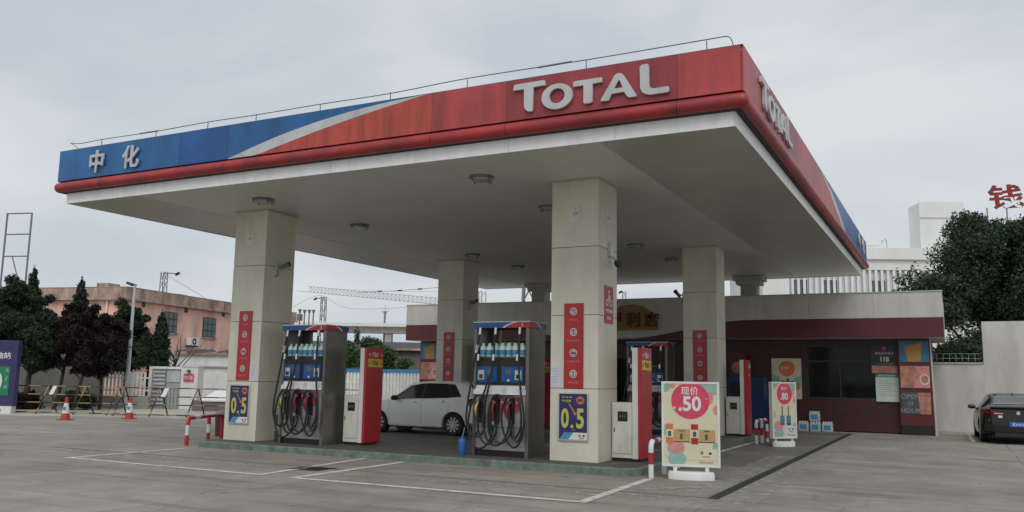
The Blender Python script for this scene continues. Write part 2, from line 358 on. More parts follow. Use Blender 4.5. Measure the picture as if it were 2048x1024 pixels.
def circ(cx, cz, rx, rz=None, n=24, a0=0, a1=2*PI):
    rz = rz or rx
    full = abs(a1-a0-2*PI) < 1e-6; k = n if full else n-1
    return [(cx+rx*math.cos(a0+(a1-a0)*i/k), cz+rz*math.sin(a0+(a1-a0)*i/k)) for i in range(n)]
def rect(x0, x1, z0, z1): return [(x0, z0), (x1, z0), (x1, z1), (x0, z1)]

def thing(name, label, cat, loc=(0, 0, 0), rz=0, group=None):
    o = bpy.data.objects.new(name, None); COL.objects.link(o); o.empty_display_size = .2
    o.location = loc; o.rotation_euler = (0, 0, rz); o['label'] = label; o['category'] = cat
    if group: o['group'] = group
    return o
def part(name, mb, m=None, parent=None, smooth=False, bevel=0, loc=None, rz=None, label=None, kind=None):
    me = mb if isinstance(mb, bpy.types.Mesh) else mb.mesh(name, m, smooth, bevel)
    o = bpy.data.objects.new(name, me); COL.objects.link(o); o.parent = parent
    if loc is not None: o.location = loc
    if rz is not None: o.rotation_euler = (0, 0, rz)
    if label: o['label'] = label
    if kind: o['kind'] = kind
    return o
def tag(o, label, cat, group=None):
    o['label'] = label; o['category'] = cat
    if group: o['group'] = group
    return o
def kids(o): return [c for c in bpy.data.objects if c.parent == o]
def copy_tree(o, loc=None, rz=None, label=None, parent=None, ch=None):
    if ch is None:
        ch = {}
        for c in bpy.data.objects:
            if c.parent: ch.setdefault(c.parent.name, []).append(c)
    c = o.copy(); COL.objects.link(c); c.parent = parent
    if loc is not None: c.location = loc
    if rz is not None: c.rotation_euler = (0, 0, rz)
    if label: c['label'] = label
    for k in ch.get(o.name, []): copy_tree(k, parent=c, ch=ch)
    return c
_fc = {}
def text_mesh(body, height, thick=.002, bold=0., m='prnt', sx=1., align='C', extrude=True):
    """lettering standing in XZ, facing -Y, centred in x (or left), vertical centre at z = 0"""
    key = (body, height, thick, bold, m, sx, align)
    if key in _fc: return _fc[key]
    c = bpy.data.curves.new('t', 'FONT'); c.body = body; c.size = 1; c.resolution_u = 3; c.offset = bold; c.extrude = .5
    o = bpy.data.objects.new('t', c); COL.objects.link(o)
    dg = bpy.context.evaluated_depsgraph_get(); me = bpy.data.meshes.new_from_object(o.evaluated_get(dg))
    bpy.data.objects.remove(o); bpy.data.curves.remove(c)
    n = len(me.vertices); co = np.empty(n*3); me.vertices.foreach_get('co', co); co = co.reshape(-1, 3)
    x0, x1, y0, y1 = co[:, 0].min(), co[:, 0].max(), co[:, 1].min(), co[:, 1].max()
    k = height/(y1-y0)
    X = (co[:, 0]-((x0+x1)/2 if align == 'C' else x0))*k*sx; Z = (co[:, 1]-(y0+y1)/2)*k; Y = -co[:, 2]*thick
    me.vertices.foreach_set('co', np.stack([X, Y, Z], 1).ravel().astype(np.float32)); me.update()
    me.materials.clear(); me.materials.append(M[m]); _fc[key] = me
    for p in me.polygons: p.material_index = 0
    return me
def lettering(parent, body, height, x, y, z, m='prnt', bold=0., sx=1., rz=0, name='lettering', thick=.003, align='C', label=None):
    o = part(name, text_mesh(body, height, thick, bold, m, sx, align), parent=parent, loc=(x, y, z)); o.rotation_euler = (0, 0, rz)
    if label: o['label'] = label
    return o
def shape(parent, name, pts, y, m, t=.002, holes=(), **k): return part(name, MB().prism(pts, y-t, y, holes), m, parent, **k)
def structure(o): o['kind'] = 'structure'; return o

# ================================================================== GROUND
g = structure(part('ground', MB().add([(-900, -400, -.06), (900, -400, -.06), (900, 1400, -.06), (-900, 1400, -.06)], [(0, 1, 2, 3)]), 'pave'))
fc = structure(part('forecourt', MB().add([(-60, -14, -.045), (22, -14, -.045), (22, 60, -.045), (-60, 60, -.045)], [(0, 1, 2, 3)]), 'roofdark'))
# concrete slabs laid with open joints; the darker ones have canopy shade painted into their colour
def slab_grid(xs, ys, m, par, gap=.009):
    cache = {}
    for i in range(len(xs)-1):
        for j in range(len(ys)-1):
            a, b = xs[i+1]-xs[i]-gap, ys[j+1]-ys[j]-gap; k = (round(a, 3), round(b, 3))
            if k not in cache:
                cache[k] = MB().box(-a/2, a/2, -b/2, b/2, -.04, 0).mesh('concrete_slab', m)
            part('concrete_slab', cache[k], parent=par, loc=((xs[i]+xs[i+1])/2, (ys[j]+ys[j+1])/2, random.uniform(-.0015, .0015)))
XA = [-45, -40, -35, -30.5, -26, -21.5, -17.3]; XB = [-17.3, -13.1, -8.9, -6.1, -3.16]; XC = [-2.98, 1.2, 5.4, 9.6]
YA = [-6, -1.5, 3, 7.5, 12.2]; YB_ = [12.33, 17, 21.5, 26, 30.3]; YC = [30.3, 35, 40]
slab_grid(XA, YA[:-1]+[12.33], 'slab', fc); slab_grid(XB, YA, 'slab', fc); slab_grid(XC, YA[:-1]+[12.33], 'slab', fc)
slab_grid([-3.16, -2.98], YA, 'slab', fc)
slab_grid(XA, YB_, 'slab', fc); slab_grid(XB, YB_[:2], 'slab', fc); slab_grid(XB, YB_[1:], 'slabshade', fc); slab_grid(XC, YB_, 'slab', fc)
slab_grid(XA, YC, 'slab', fc); slab_grid(XB+[-2.98], YC, 'slab', fc, ); slab_grid(XC, YC, 'slab', fc)
# pale concrete apron behind the crowd barriers
pv = [gd(-60, 30.6), gd(230, 30.9), gd(700, 30.3), gd(700, 60), gd(-60, 60)]
structure(part('pavement', MB().add([(p.x, p.y, .006) for p in pv], [(0, 1, 2, 3, 4)]), 'pave'))
# drain channel down the right side with a grating, slot drain across the front
dr = thing('drain_channel', 'long dark steel drain grating running from the canopy corner back to the shop', 'drain', (-3.07, 12.26, 0))
part('channel', MB().box(-.09, .09, -.07, 18.0, -.044, -.03), 'roofdark', dr)
bar = MB().box(-.083, .083, 0, .055, -.012, -.004).mesh('grate_bar', 'dark')
allb = MB()
for i in range(150):
    allb.box(-.083, .083, i*.12, i*.12+.075, -.014, -.004)
o = part('grate_bar', allb, 'dark', dr); o['kind'] = 'stuff'
part('edge_frame', MB().box(-.09, -.083, -.07, 18, -.02, -.001).box(.083, .09, -.07, 18, -.02, -.001), 'farsteel', dr)
sd_ = thing('slot_drain', 'thin dark slot drain line across the front of the forecourt', 'drain', (-17, 12.265, 0))
part('slot', MB().box(-.3, 13.8, -.035, .03, -.04, -.012), 'roofdark', sd_)
part('edge', MB().box(-.3, 13.8, -.062, -.045, -.02, .0015).box(-.3, 13.8, .042, .058, -.02, .0015), 'farsteel', sd_)
gr = thing('drain_grate', 'square black drain grate set in the concrete in front of the first dispenser', 'drain', (-9.98, 12.08, 0))
part('frame', MB().box(-.32, .32, -.27, .27, .0005, .004), 'dark', gr)
for i in range(9): part('bar', MB().box(-.3+i*.068, -.27+i*.068, -.25, .25, .005, .010), 'roofdark', gr)
def line(pts, w, m='line', z=.004, name='painted_line'):
    for i, (a, b) in enumerate(zip(pts, pts[1:])):
        a, b = Vector((*a, 0)), Vector((*b, 0)); d = (b-a).normalized(); n = Vector((-d.y, d.x, 0))*w/2
        zz = Vector((0, 0, z+.0015*i)); e = d*w/2
        structure(part(name, MB().add([a-n-e+zz, b-n+e+zz, b+n+e+zz, a+n-e+zz], [(0, 1, 2, 3)]), m))
line([(-14.8, 13.7), (-14.85, 10.95), (-10.05, 10.87), (-10.35, 14.0)], .13)
def patch_sheet(x0, x1, y0, y1, z): structure(part('cement_patch', MB().add([(x0, y0, z), (x1, y0, z), (x1, y1, z), (x0, y1, z)], [(0, 1, 2, 3)]), 'patch'))
patch_sheet(-2.97, -2.45, 11.5, 29.5, .003); patch_sheet(-9.5, -2.98, 11.62, 12.18, .003); patch_sheet(-4.3, -3.2, 12.36, 13.3, .003); patch_sheet(-16.5, -9.6, 11.7, 12.18, .003); patch_sheet(-3.7, -3.2, 13.32, 20, .003); patch_sheet(-2.4, -.9, 24.5, 27.5, .003)
line([(-9.37, 13.9), (-9.35, 10.85), (-4.47, 10.92), (-4.55, 13.95)], .14)
line([(-13.9, 13.35), (-10.5, 13.3)], .08, 'linefaint', .01)
line([(-9.0, 13.55), (-4.9, 13.6)], .08, 'linefaint', .01)
line([(-15.2, 13.2), (-17.6, 12.6)], .09, 'linefaint', .01); line([(-14.85, 11.2), (-17.5, 10.6)], .08, 'linefaint', .01)
line([(-9.0, 19.7), (-4.9, 19.72), (-4.88, 24.6)], .12, 'line')
line([(-4.2, 12.6), (-3.5, 13.4)], .2, 'linefaint', .01)
line([(-.75, 30.3), (.25, 27.2), (1.34, 23.3), (2.6, 19)], .1, 'lineyel')
line([(.36, 32.9), (.42, 28.6)], .12)

# ================================================================== CANOPY
XL, XR, YF, YB, ZS, ZT, OV = -17.518, -2.673, 12.335, 31.945, 5.334, 6.478, .141
can = thing('canopy', 'large flat petrol station canopy with blue and red fascia over the forecourt', 'canopy', (XL, YF, 0))
LX, LY = XR-XL, YB-YF
FOLD = 2.15
part('roof_deck', MB().box(.02, LX-.02, .02, LY-.02, ZS+.03, ZT-.12), 'conc', can)
# soffit panels: metal border bands, boards between
def panels(x0, x1, y0, y1, nx, ny, m, g=.006, z=ZS, zt=.02):
    a, b = (x1-x0)/nx, (y1-y0)/ny; me = MB().box(g/2, a-g/2, g/2, b-g/2, 0, zt).mesh('soffit_panel', m)
    for i in range(nx):
        for j in range(ny): part('soffit_panel', me, parent=can, loc=(x0+i*a, y0+j*b, z))
panels(0, FOLD, FOLD*0, LY, 1, 14, 'soffit2', .008); panels(LX-FOLD, LX, 0, LY, 1, 14, 'soffit2', .008)
panels(FOLD, LX-FOLD, 0, LY, 7, 7, 'soffit', .007, ZS+.004)
# white strip all round
ST = .205
nst = 8
for i in range(nst):
    a = LX/nst; part('trim_strip', MB().box(i*a+.003, (i+1)*a-.003, -.012, 0, ZS-.02, ZS+ST), 'strip', can)
for i in range(10):
    a = LY/10
    part('trim_strip', MB().box(LX, LX+.012, i*a+.003, (i+1)*a-.003, ZS-.02, ZS+ST), 'strip', can)
    part('trim_strip', MB().box(-.012, 0, i*a+.003, (i+1)*a-.003, ZS-.02, ZS+ST), 'strip', can)
part('trim_strip', MB().box(0, LX, LY, LY+.012, ZS-.02, ZS+ST), 'strip', can)
part('upper_backing', MB().box(-OV+.03, LX+OV-.03, -OV+.03, LY+OV-.03, ZS+ST+.004, ZT-.02), 'roofdark', can)
# red tube: front, right, left, back
zc = ZS+ST+.118; rt = .112
jx = [-OV+.05, 1.3, 3.63, 4.96, 9.71, 11.16, 14.04, LX+OV-.015]
F0 = -OV+.015
for a, b in zip(jx, jx[1:]): part('red_tube', MB().tube([(a+.004, F0, zc), (b-.004, F0, zc)], rt, 16), 'tube', can, smooth=True)
ry = [OV+.0, 2.6, 5.4, 8.4, 11.3, 14.3, 17.2, LY+OV]
ry[0] = -OV+.015
for a, b in zip(ry, ry[1:]):
    part('red_tube', MB().tube([(LX+OV-.015, a+.004, zc), (LX+OV-.015, b-.004, zc)], rt, 16), 'tube', can, smooth=True)
    part('red_tube', MB().tube([(-OV+.015, a+.004, zc), (-OV+.015, b-.004, zc)], rt, 16), 'tube', can, smooth=True)
part('corner_ball', MB().lathe([(.001, -.112), (.065, -.092), (.1, -.05), (.112, 0), (.1, .05), (.065, .092), (.001, .112)], 14, (LX+OV-.015, F0, zc)), 'tube', can, smooth=True)
part('corner_ball', MB().lathe([(.001, -.112), (.065, -.092), (.1, -.05), (.112, 0), (.1, .05), (.065, .092), (.001, .112)], 14, (-OV+.03, F0, zc)), 'tube', can, smooth=True)
# fascia panels; local frame of each face: x along, z up, front at y = 0
Z0, Z1 = ZS+.458, ZT
SW_BW = [(0.0, 0.0), (0.0643, 0.1975), (0.1287, 0.3042), (0.193, 0.4028), (0.2573, 0.4933), (0.3217, 0.5759), (0.386, 0.6506), (0.4503, 0.7177), (0.5147, 0.7773), (0.579, 0.8295), (0.6433, 0.8744), (0.7077, 0.9122), (0.772, 0.9429), (0.8363, 0.9669), (0.9007, 0.984), (0.965, 0.999)]
SW_WO = [(0.14, 0.0), (0.195, 0.1437), (0.25, 0.2191), (0.305, 0.2925), (0.36, 0.3638), (0.415, 0.4329), (0.47, 0.4997), (0.525, 0.5641), (0.58, 0.6259), (0.635, 0.6852), (0.69, 0.7418), (0.745, 0.7956), (0.8, 0.8465), (0.855, 0.8944), (0.91, 0.9393), (0.965, 0.99)]
_rf = lambda l: [(x, max(0, (y*.759-.073)/.686)) for x, y in l]
_cut = lambda l: l[max(i for i, q in enumerate(l) if q[1] <= 0):]
SW_BW, SW_WO = _cut(_rf(SW_BW)), _cut(_rf(SW_WO))
def fascia(n, origin, rz, length, mirror):
    # s = distance measured from the blue end (front) or from the red corner (side)
    fr = thing('x', '', ''); bpy.data.objects.remove(fr)
    def P(name, pts, m, holes=(), y=0., t=.03, **k):
        if mirror: pts = [(length-x, z) for x, z in pts]; holes = [[(length-x, z) for x, z in h] for h in holes]
        o = part(name, MB().prism(pts, y-t, y, holes), m, can, **k); o.location = origin; o.rotation_euler = (0, 0, rz); return o
    G = .005
    E = [0, 1.4, 3.77, 5.1, 9.85, 11.3, 14.18, length]
    if mirror:   # side face: measured from far (blue) end
        E = [0, 2.3, 4.9, 6.6, 11.6, 14.9, 18.7-.3, length]
    mm = ['fblue', 'fblue', 'fblue2', None, 'fred', 'fred2', 'fred']
    for i, m in enumerate(mm):
        a, b = E[i]+G/2, E[i+1]-G/2
        if m: P('fascia_panel', rect(a, b, Z0, Z1), m)
        else:
            q = lambda f: a+(b-a)*f
            zz = lambda f: Z0+(Z1-Z0)*f
            bw, wo = SW_BW, SW_WO
            P('fascia_panel', [(q(0), Z1), (q(0), Z0)]+[(q(x), zz(y)) for x, y in bw], 'fblue', label='blue fascia panel above the white curve')
            P('fascia_swoosh', [(q(x), zz(y)) for x, y in bw]+[(q(1), Z1), ]+[(q(x), zz(y)) for x, y in wo[::-1]], 'fwhite', label='grey white curved stripe')
            P('fascia_panel', [(q(x), zz(y)) for x, y in wo]+[(q(1), Z1), (q(1), Z0)], 'forange', label='orange red fascia panel below the white curve')
    return
fascia('front', (-OV, -OV, 0), 0, LX+2*OV, False)
fascia('right', (LX+OV, -OV, 0), R(90), LY+2*OV, True)
for nm, org, rz_, ln in (('left', (-OV, LY+OV, 0), R(-90), LY+2*OV), ('back', (LX+OV, LY+OV, 0), R(180), LX+2*OV)):
    k = 6
    for i in range(k):
        o = part('fascia_panel', MB().prism(rect(i*ln/k+.003, (i+1)*ln/k-.003, Z0, Z1), -.03, 0), 'fblue' if i > 1 else 'fred', can); o.location = org; o.rotation_euler = (0, 0, rz_)
part('top_cap', MB().box(-OV-.032, LX+OV+.032, -OV-.032, -OV+.03, ZT+.001, ZT+.008).box(LX+OV-.03, LX+OV+.032, -OV+.032, LY+OV, ZT+.001, ZT+.008).box(-OV-.032, -OV+.03, -OV+.032, LY+OV, ZT+.001, ZT+.008), 'farsteel', can)
# raised letters  (outlines in metres from the left end of the word, z above the panel foot)
def arc(cx, cz, r, a0, a1, n=5, rz=None): return circ(cx, cz, r, rz or r, n, R(a0), R(a1))
T1 = [(0, .395), (.0, .47), (.03, .495), (.55, .50), (.57, .48), (.57, .41), (.36, .405), (.35, .03), (.335, .0), (.27, .01), (.22, .045), (.195, .10), (.19, .395)]
To = (circ(.78, .195, .272, .212, 36), [circ(.78, .205, .135, .122, 28)])
T2 = [(1.06, .31), (1.06, .38), (1.09, .40), (1.53, .40), (1.55, .385), (1.55, .32), (1.39, .315), (1.385, .03), (1.36, .01), (1.26, .005), (1.235, .03), (1.235, .31)]
TA = ([(1.52, .01), (1.53, .045), (1.72, .34)]+arc(1.82, .33, .095, 150, 25, 7)+[(2.10, .045), (2.11, .02), (2.09, .01), (1.99, .01), (1.96, .03), (1.905, .11), (1.705, .105), (1.665, .02), (1.64, .005)], [[(1.745, .185), (1.815, .305), (1.835, .305), (1.885, .185)]])
TL = [(2.16, .47), (2.19, .50), (2.28, .505), (2.305, .48), (2.31, .16), (2.33, .115), (2.39, .10), (2.60, .105), (2.62, .09), (2.62, .03), (2.60, .01), (2.33, .005), (2.24, .03), (2.185, .075), (2.165, .15)]
def word(origin, rz, x0, k):
    for pts, holes in ((T1, []), To, (T2, []), TA, (TL, [])):
        f = lambda l: [(x0+x*k, Z0+.092+z) for x, z in l]
        o = part('letter', MB().prism(f(pts), -.085, -.035, [f(h) for h in holes]), 'letter', can, bevel=.004); o.location = origin; o.rotation_euler = (0, 0, rz)
word((-OV, -OV, 0), 0, 11.45, 1.0)
word((LX+OV, -OV, 0), R(90), 1.12, 1.075)
for ch, px in (('中', 1.31), ('化', 2.38)):
    o = lettering(can, ch, .50, 0, 0, 0, 'letter', bold=.022, thick=.03, name='letter'); o.location = (-OV+px, -OV-.07, Z0+.327)
for ch, px in (('中', 17.0), ('化', 18.3)):
    o = lettering(can, ch, .50, 0, 0, 0, 'letter', bold=.022, thick=.03, name='letter', rz=R(90)); o.location = (LX+OV+.07, -OV+px, Z0+.327)
# lightning conductor rail on the roof edge
RZ = .07
rp = [(-.05, .0, ZT+.17), (.3, .0, ZT+.12), (1.0, 0, ZT+.135), (2.7, 0, ZT+.12), (4.2, 0, ZT+.14), (5.5, 0, ZT+.125), (7.1, 0, ZT+.13), (8.7, 0, ZT+.12), (10.3, 0, ZT+.165), (12.5, 0, ZT+.15), (14.45, 0, ZT+.16), (14.68, 0, ZT+.165), (14.80, 0, ZT+.13), (14.86, 0, ZT+.02)]
rp = [(a, b, c+(RZ if c > ZT+.05 else 0)) for a, b, c in rp]
part('roof_rail', MB().tube(bez(rp, 5), .009, 6), 'farsteel', can)
part('roof_rail', MB().tube([(-.05, 0, ZT+.17+RZ), (.35, .0, ZT+.02)], .008, 6), 'farsteel', can)
for x in (1.0, 2.7, 4.2, 5.5, 7.1, 8.7, 10.3, 12.5, 14.45): part('rail_post', MB().tube([(x, 0, ZT), (x, 0, ZT+.14+RZ)], .009, 6), 'farsteel', can)
part('rail_joint', MB().tube([(11.65, 0, ZT+.155+RZ), (12.25, 0, ZT+.16+RZ)], .016, 6), 'farsteel', can)
part('rail_joint', MB().tube([(2.2, 0, ZT+.125+RZ), (2.75, 0, ZT+.125+RZ)], .016, 6), 'farsteel', can)
# canopy lamps
def make_lamp(label):
    t = thing('canopy_light', label, 'ceiling light', group='lamps under the canopy')
    part('housing', MB().lathe([(.24, -.0), (.24, -.025), (.21, -.045)], 8), 'farsteel', t)
    part('diffuser', MB().lathe([(.205, -.046), (.19, -.08), (.12, -.09), (.001, -.09)], 8), mat('lamp_glass', (.35, .36, .35), .3), t, smooth=True)
    for k in range(4):
        a = PI/4+k*PI/2; c, s = math.cos(a), math.sin(a)
        part('bracket', MB().tube([(.24*c, .24*s, -.02), (.225*c, .225*s, -.09), (.18*c, .18*s, -.095)], .008, 5), 'dark', t)
    return t
LL = {(-14.5, 15.28*.9): 'square canopy lamp nearest the front left corner, above the first column',
      (-14.5*.9, 13.78): ''}
lx1, lx2 = -13.05, -7.70
spots = [(lx1, 13.75, 'canopy lamp in front of the top of the front left column'), (lx1, 17.15, 'canopy lamp above the first fuel dispenser, behind the front left column'),
         (lx2, 13.77, 'canopy lamp nearest the camera, left of the front right column'), (lx2, 16.8, 'canopy lamp half hidden behind the left edge of the front right column'),
         (lx1+.1, 22.7, 'canopy lamp directly in front of the top of the rear left column'), (lx1+.2, 25.6, 'far canopy lamp seen just right of the rear left column'),
         (lx2, 22.6, 'canopy lamp seen just right of the front right column'), (lx2+.1, 25.7, 'far canopy lamp seen just left of the rear right column')]
l0 = None
for i, (x, y, lab) in enumerate(spots):
    if i == 0: l0 = make_lamp(lab); l0.location = (x, y, ZS); l0.rotation_euler = (0, 0, R(22.5))
    else: copy_tree(l0, (x, y, ZS), label=lab)

# ================================================================== ISLANDS
def island(y0, y1, x0, x1, label):
    t = thing('pump_island', label, 'pump island', (x0, y0, 0), group='green kerbed pump islands')
    Lx, Ly = x1-x0, y1-y0; r = .35
    def outline(o):
        p = []
        for cx, cy, a in ((Lx-r, r, -90), (Lx-r, Ly-r, 0), (r, Ly-r, 90), (r, r, 180)):
            p += [(cx+(r-o)*math.cos(R(a+k*15)), cy+(r-o)*math.sin(R(a+k*15))) for k in range(7)]
        return p
    a, b, c = outline(0), outline(.012), outline(.03); n = len(a)
    vs = [(x, y, -.04) for x, y in a]+[(x, y, .115) for x, y in a]+[(x, y, .132) for x, y in c]
    fs = [(i, (i+1) % n, n+(i+1) % n, n+i) for i in range(n)]+[(n+i, n+(i+1) % n, 2*n+(i+1) % n, 2*n+i) for i in range(n)]+[tuple(2*n+i for i in range(n))]
    part('kerb', MB().add(vs, fs), 'island', t)
    d = outline(.10)
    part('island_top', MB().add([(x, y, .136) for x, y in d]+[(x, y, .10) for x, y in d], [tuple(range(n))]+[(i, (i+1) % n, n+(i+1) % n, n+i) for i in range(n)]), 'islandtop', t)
    return t
IH = .136
DY = 8.913
island(14.09, 16.55, -15.05, -4.80, 'long pump island with pale green kerb nearest the camera')
island(14.09+DY, 16.55+DY, -15.05, -5.05, 'rear pump island with green kerb in front of the shop')

# ================================================================== COLUMNS
CW, CD = .939, .975
def make_column(label):
    t = thing('canopy_column', label, 'column', group='clad canopy columns')
    zs = [0, 1.305, 2.645, 3.915, ZS-IH]; g = .011; k = .02
    part('core', MB().box(k, CW-k, k, CD-k, 0, ZS-IH), 'roofdark', t)
    for a, b in zip(zs, zs[1:]):
        a += g/2; b -= g/2
        part('cladding_panel', MB().box(0, CW, 0, k, a, b), 'col', t); part('cladding_panel', MB().box(0, CW, CD-k, CD, a, b), 'col', t)
        part('cladding_panel', MB().box(0, k, k+.002, CD-k-.002, a, b), 'col', t); part('cladding_panel', MB().box(CW-k, CW, k+.002, CD-k-.002, a, b), 'col', t)
    part('collar', MB().box(-.03, CW+.03, -.03, CD+.03, ZS-IH-.03, ZS-IH-.001), 'soffit2', t)
    return t
C1, C2, R1, R2 = -14.699, -6.647, 14.663, 23.576
c0 = make_column('front left canopy column of cream panels beside the first dispenser'); c0.location = (C1, R1, IH)
copy_tree(c0, (C2, R1, IH), label='front right canopy column of cream panels with the bicycle sign on its side')
copy_tree(c0, (C1, R2, IH), label='rear left canopy column behind the white hatchback')
copy_tree(c0, (C2, R2, IH), label='rear right canopy column behind the large advertising stand')
# third row: stub columns with stepped heads rising behind the shop parapet
def make_stub(label):
    t = thing('stepped_column', label, 'column', group='short columns behind the shop roof')
    part('shaft', MB().box(-.28, .28, -.28, .28, -.62, .01), 'conc', t)
    for i, wd in enumerate((.42, .52)): part('step', MB().box(-wd, wd, -.4-.05*i, .4+.05*i, .01+i*.14, .15+i*.14), 'conc', t)
    return t
s0 = make_stub('short grey column with a stepped head above the shop roof, right of the rear right column')
s0.location = (onY(1500, 575, 31.3).x, 31.3, ZS-.30)
copy_tree(s0, (onY(1082, 590, 31.2).x, 31.2, ZS-.29), label='short grey column with a stepped head seen beside the front right column')

# signs fixed on the columns
TXT = ['严禁烟火', '禁止使用手机', '停车熄火加油', '限速五公里']
def make_board(label):
    t = thing('safety_board', label, 'sign', group='red safety boards on the columns')
    part('board', MB().box(0, .385, -.018, 0, 0, 1.55), 'red', t, bevel=.004)
    for i in range(4):
        z = 1.40-i*.38
        shape(t, 'symbol_disc', circ(.19, z, .072, n=20), -.0185, 'prnt')
        shape(t, 'symbol_ring', circ(.19, z, .058, n=20), -.021, 'ink', holes=[circ(.19, z, .047, n=20)])
        if i == 0: shape(t, 'symbol', [(.165, z+.03), (.18, z+.03), (.195, z), (.195, z-.035), (.212, z-.035), (.21, z+.005), (.225, z+.03), (.21, z+.035), (.19, z+.01)], -.021, 'ink')
        elif i == 1: shape(t, 'symbol', [(.175, z-.035), (.2, z-.035), (.205, z+.02), (.215, z+.035), (.18, z+.035), (.185, z+.0)], -.021, 'ink')
        elif i == 2: shape(t, 'symbol', [(.145, z-.01), (.165, z+.02), (.215, z+.02), (.235, z-.005), (.235, z-.02), (.145, z-.02)], -.021, 'ink')
        else: lettering(t, '5', .07, .19, -.022, z, 'ink', bold=.03)
        if i < 3: shape(t, 'symbol_slash', [(.145, z+.035), (.155, z+.045), (.235, z-.035), (.225, z-.045)], -.0235, 'crimson')
        lettering(t, TXT[i], .038, .19, -.0195, z-.155, 'prntred', sx=1.05 if i else 1.25)
    return t
b0 = make_board('red board of four round safety symbols on the front left column')
b0.location = (C1+.28, R1-.002, IH+1.33)
copy_tree(b0, (C2+.27, R1-.002, IH+1.31), label='red board of four round safety symbols on the front right column')
copy_tree(b0, (C1+.27, R2-.002, IH+1.33), label='dim red safety board on the rear left column above the hatchback')
copy_tree(b0, (C2+.27, R2-.002, IH+1.31), label='red safety board on the rear right column above the large advertising stand')
def make_offer(label):
    t = thing('price_poster', label, 'poster', group='framed blue offer posters')
    part('frame', MB().prism(rect(0, .59, 0, .86), -.03, 0, [rect(.022, .568, .022, .838)]), 'silver', t)
    part('sheet', MB().box(.022, .568, -.012, 0, .022, .838), 'navy', t)
    lettering(t, '0', .36, .13, -.014, .40, 'pyel', bold=.03, sx=.66); lettering(t, '.', .06, .27, -.014, .255, 'pyel', bold=.05); lettering(t, '5', .36, .43, -.014, .40, 'pyel', bold=.03, sx=.70)
    lettering(t, '92#  95#  98#', .03, .17, -.014, .775, 'pyel', bold=.02, sx=.9); lettering(t, '每升直降', .045, .16, -.014, .71, 'pyel', bold=.02)
    st = []
    for k in range(24): a = 2*PI*k/24; r = .085 if k % 2 else .062; st.append((.43+r*1.05*math.cos(a), .725+r*math.sin(a)))
    shape(t, 'starburst', st, -.0125, 'orange'); lettering(t, '直降', .05, .43, -.016, .725, 'navy', bold=.04)
    shape(t, 'arrow', [(.20, .66), (.22, .67), (.34, .50), (.36, .52), (.355, .45), (.29, .475), (.315, .485)], -.0165, 'orange')
    lettering(t, '元/升', .028, .30, -.014, .195, 'pyel')
    shape(t, 'footer', [(.2, .025), (.566, .025), (.566, .15), (.3, .15)], -.0125, 'prnt'); shape(t, 'footer', [(.024, .025), (.198, .025), (.298, .15), (.12, .15)], -.0125, 'labelblue')
    shape(t, 'logo', circ(.42, .095, .022, n=14), -.016, 'crimson'); shape(t, 'logo', circ(.5, .095, .02, n=14), -.016, 'navyblue')
    lettering(t, '优惠活动', .018, .46, -.016, .05, 'ink')
    return t
o0 = make_offer('framed navy poster with a yellow 0.5 low on the front left column'); o0.location = (C1+.14, R1-.002, IH+.37)
copy_tree(o0, (C2+.17, R1-.002, IH+.37), label='framed navy poster with a yellow 0.5 low on the front right column')
def paper(x, y, z, wd, h, label, rz=0, lines=6, nm='paper_notice'):
    t = thing(nm, label, 'notice', (x, y, z), rz, 'sheets fixed to the columns')
    part('sheet', MB().box(0, wd, -.004, 0, 0, h), 'paper' if nm == 'paper_notice' else 'white', t)
    for i in range(lines): part('print_line', MB().box(wd*.15, wd*random.uniform(.6, .85), -.0055, -.004, h*(.86-.12*i), h*(.86-.12*i)+.006), 'grey', t)
    return t
paper(C1+.69, R1-.001, 1.47, .22, .38, 'white paper sheet taped right of the red board on the front left column')
paper(C2+.01, R1-.001, 1.46, .21, .38, 'white paper sheet taped left of the red board on the front right column')
paper(C1+.69, R2-.001, 1.5, .22, .36, 'white paper sheet on the rear left column over the hatchback roof')
paper(C2+.02, R2-.001, 1.46, .22, .38, 'white paper sheet on the rear right column above the large advertising stand')
def plate(x, y, z, label, rz=0):
    t = thing('column_plate', label, 'notice', (x, y, z), rz, 'small plates high on the columns')
    part('plate_face', MB().box(0, .22, -.01, 0, 0, .31), 'white', t, bevel=.004)
    lettering(t, '7', .05, .11, -.012, .24, 'grey', bold=.02); lettering(t, '注意', .05, .11, -.012, .15, 'grey')
plate(C1+.35, R1-.001, 4.53, 'small white plate high on the front of the front left column')
plate(C2+.37, R1-.001, 4.53, 'small white plate high on the front of the front right column')
plate(C2+CW+.001, R1+.38, 4.50, 'small white plate high on the side of the front right column', R(90))
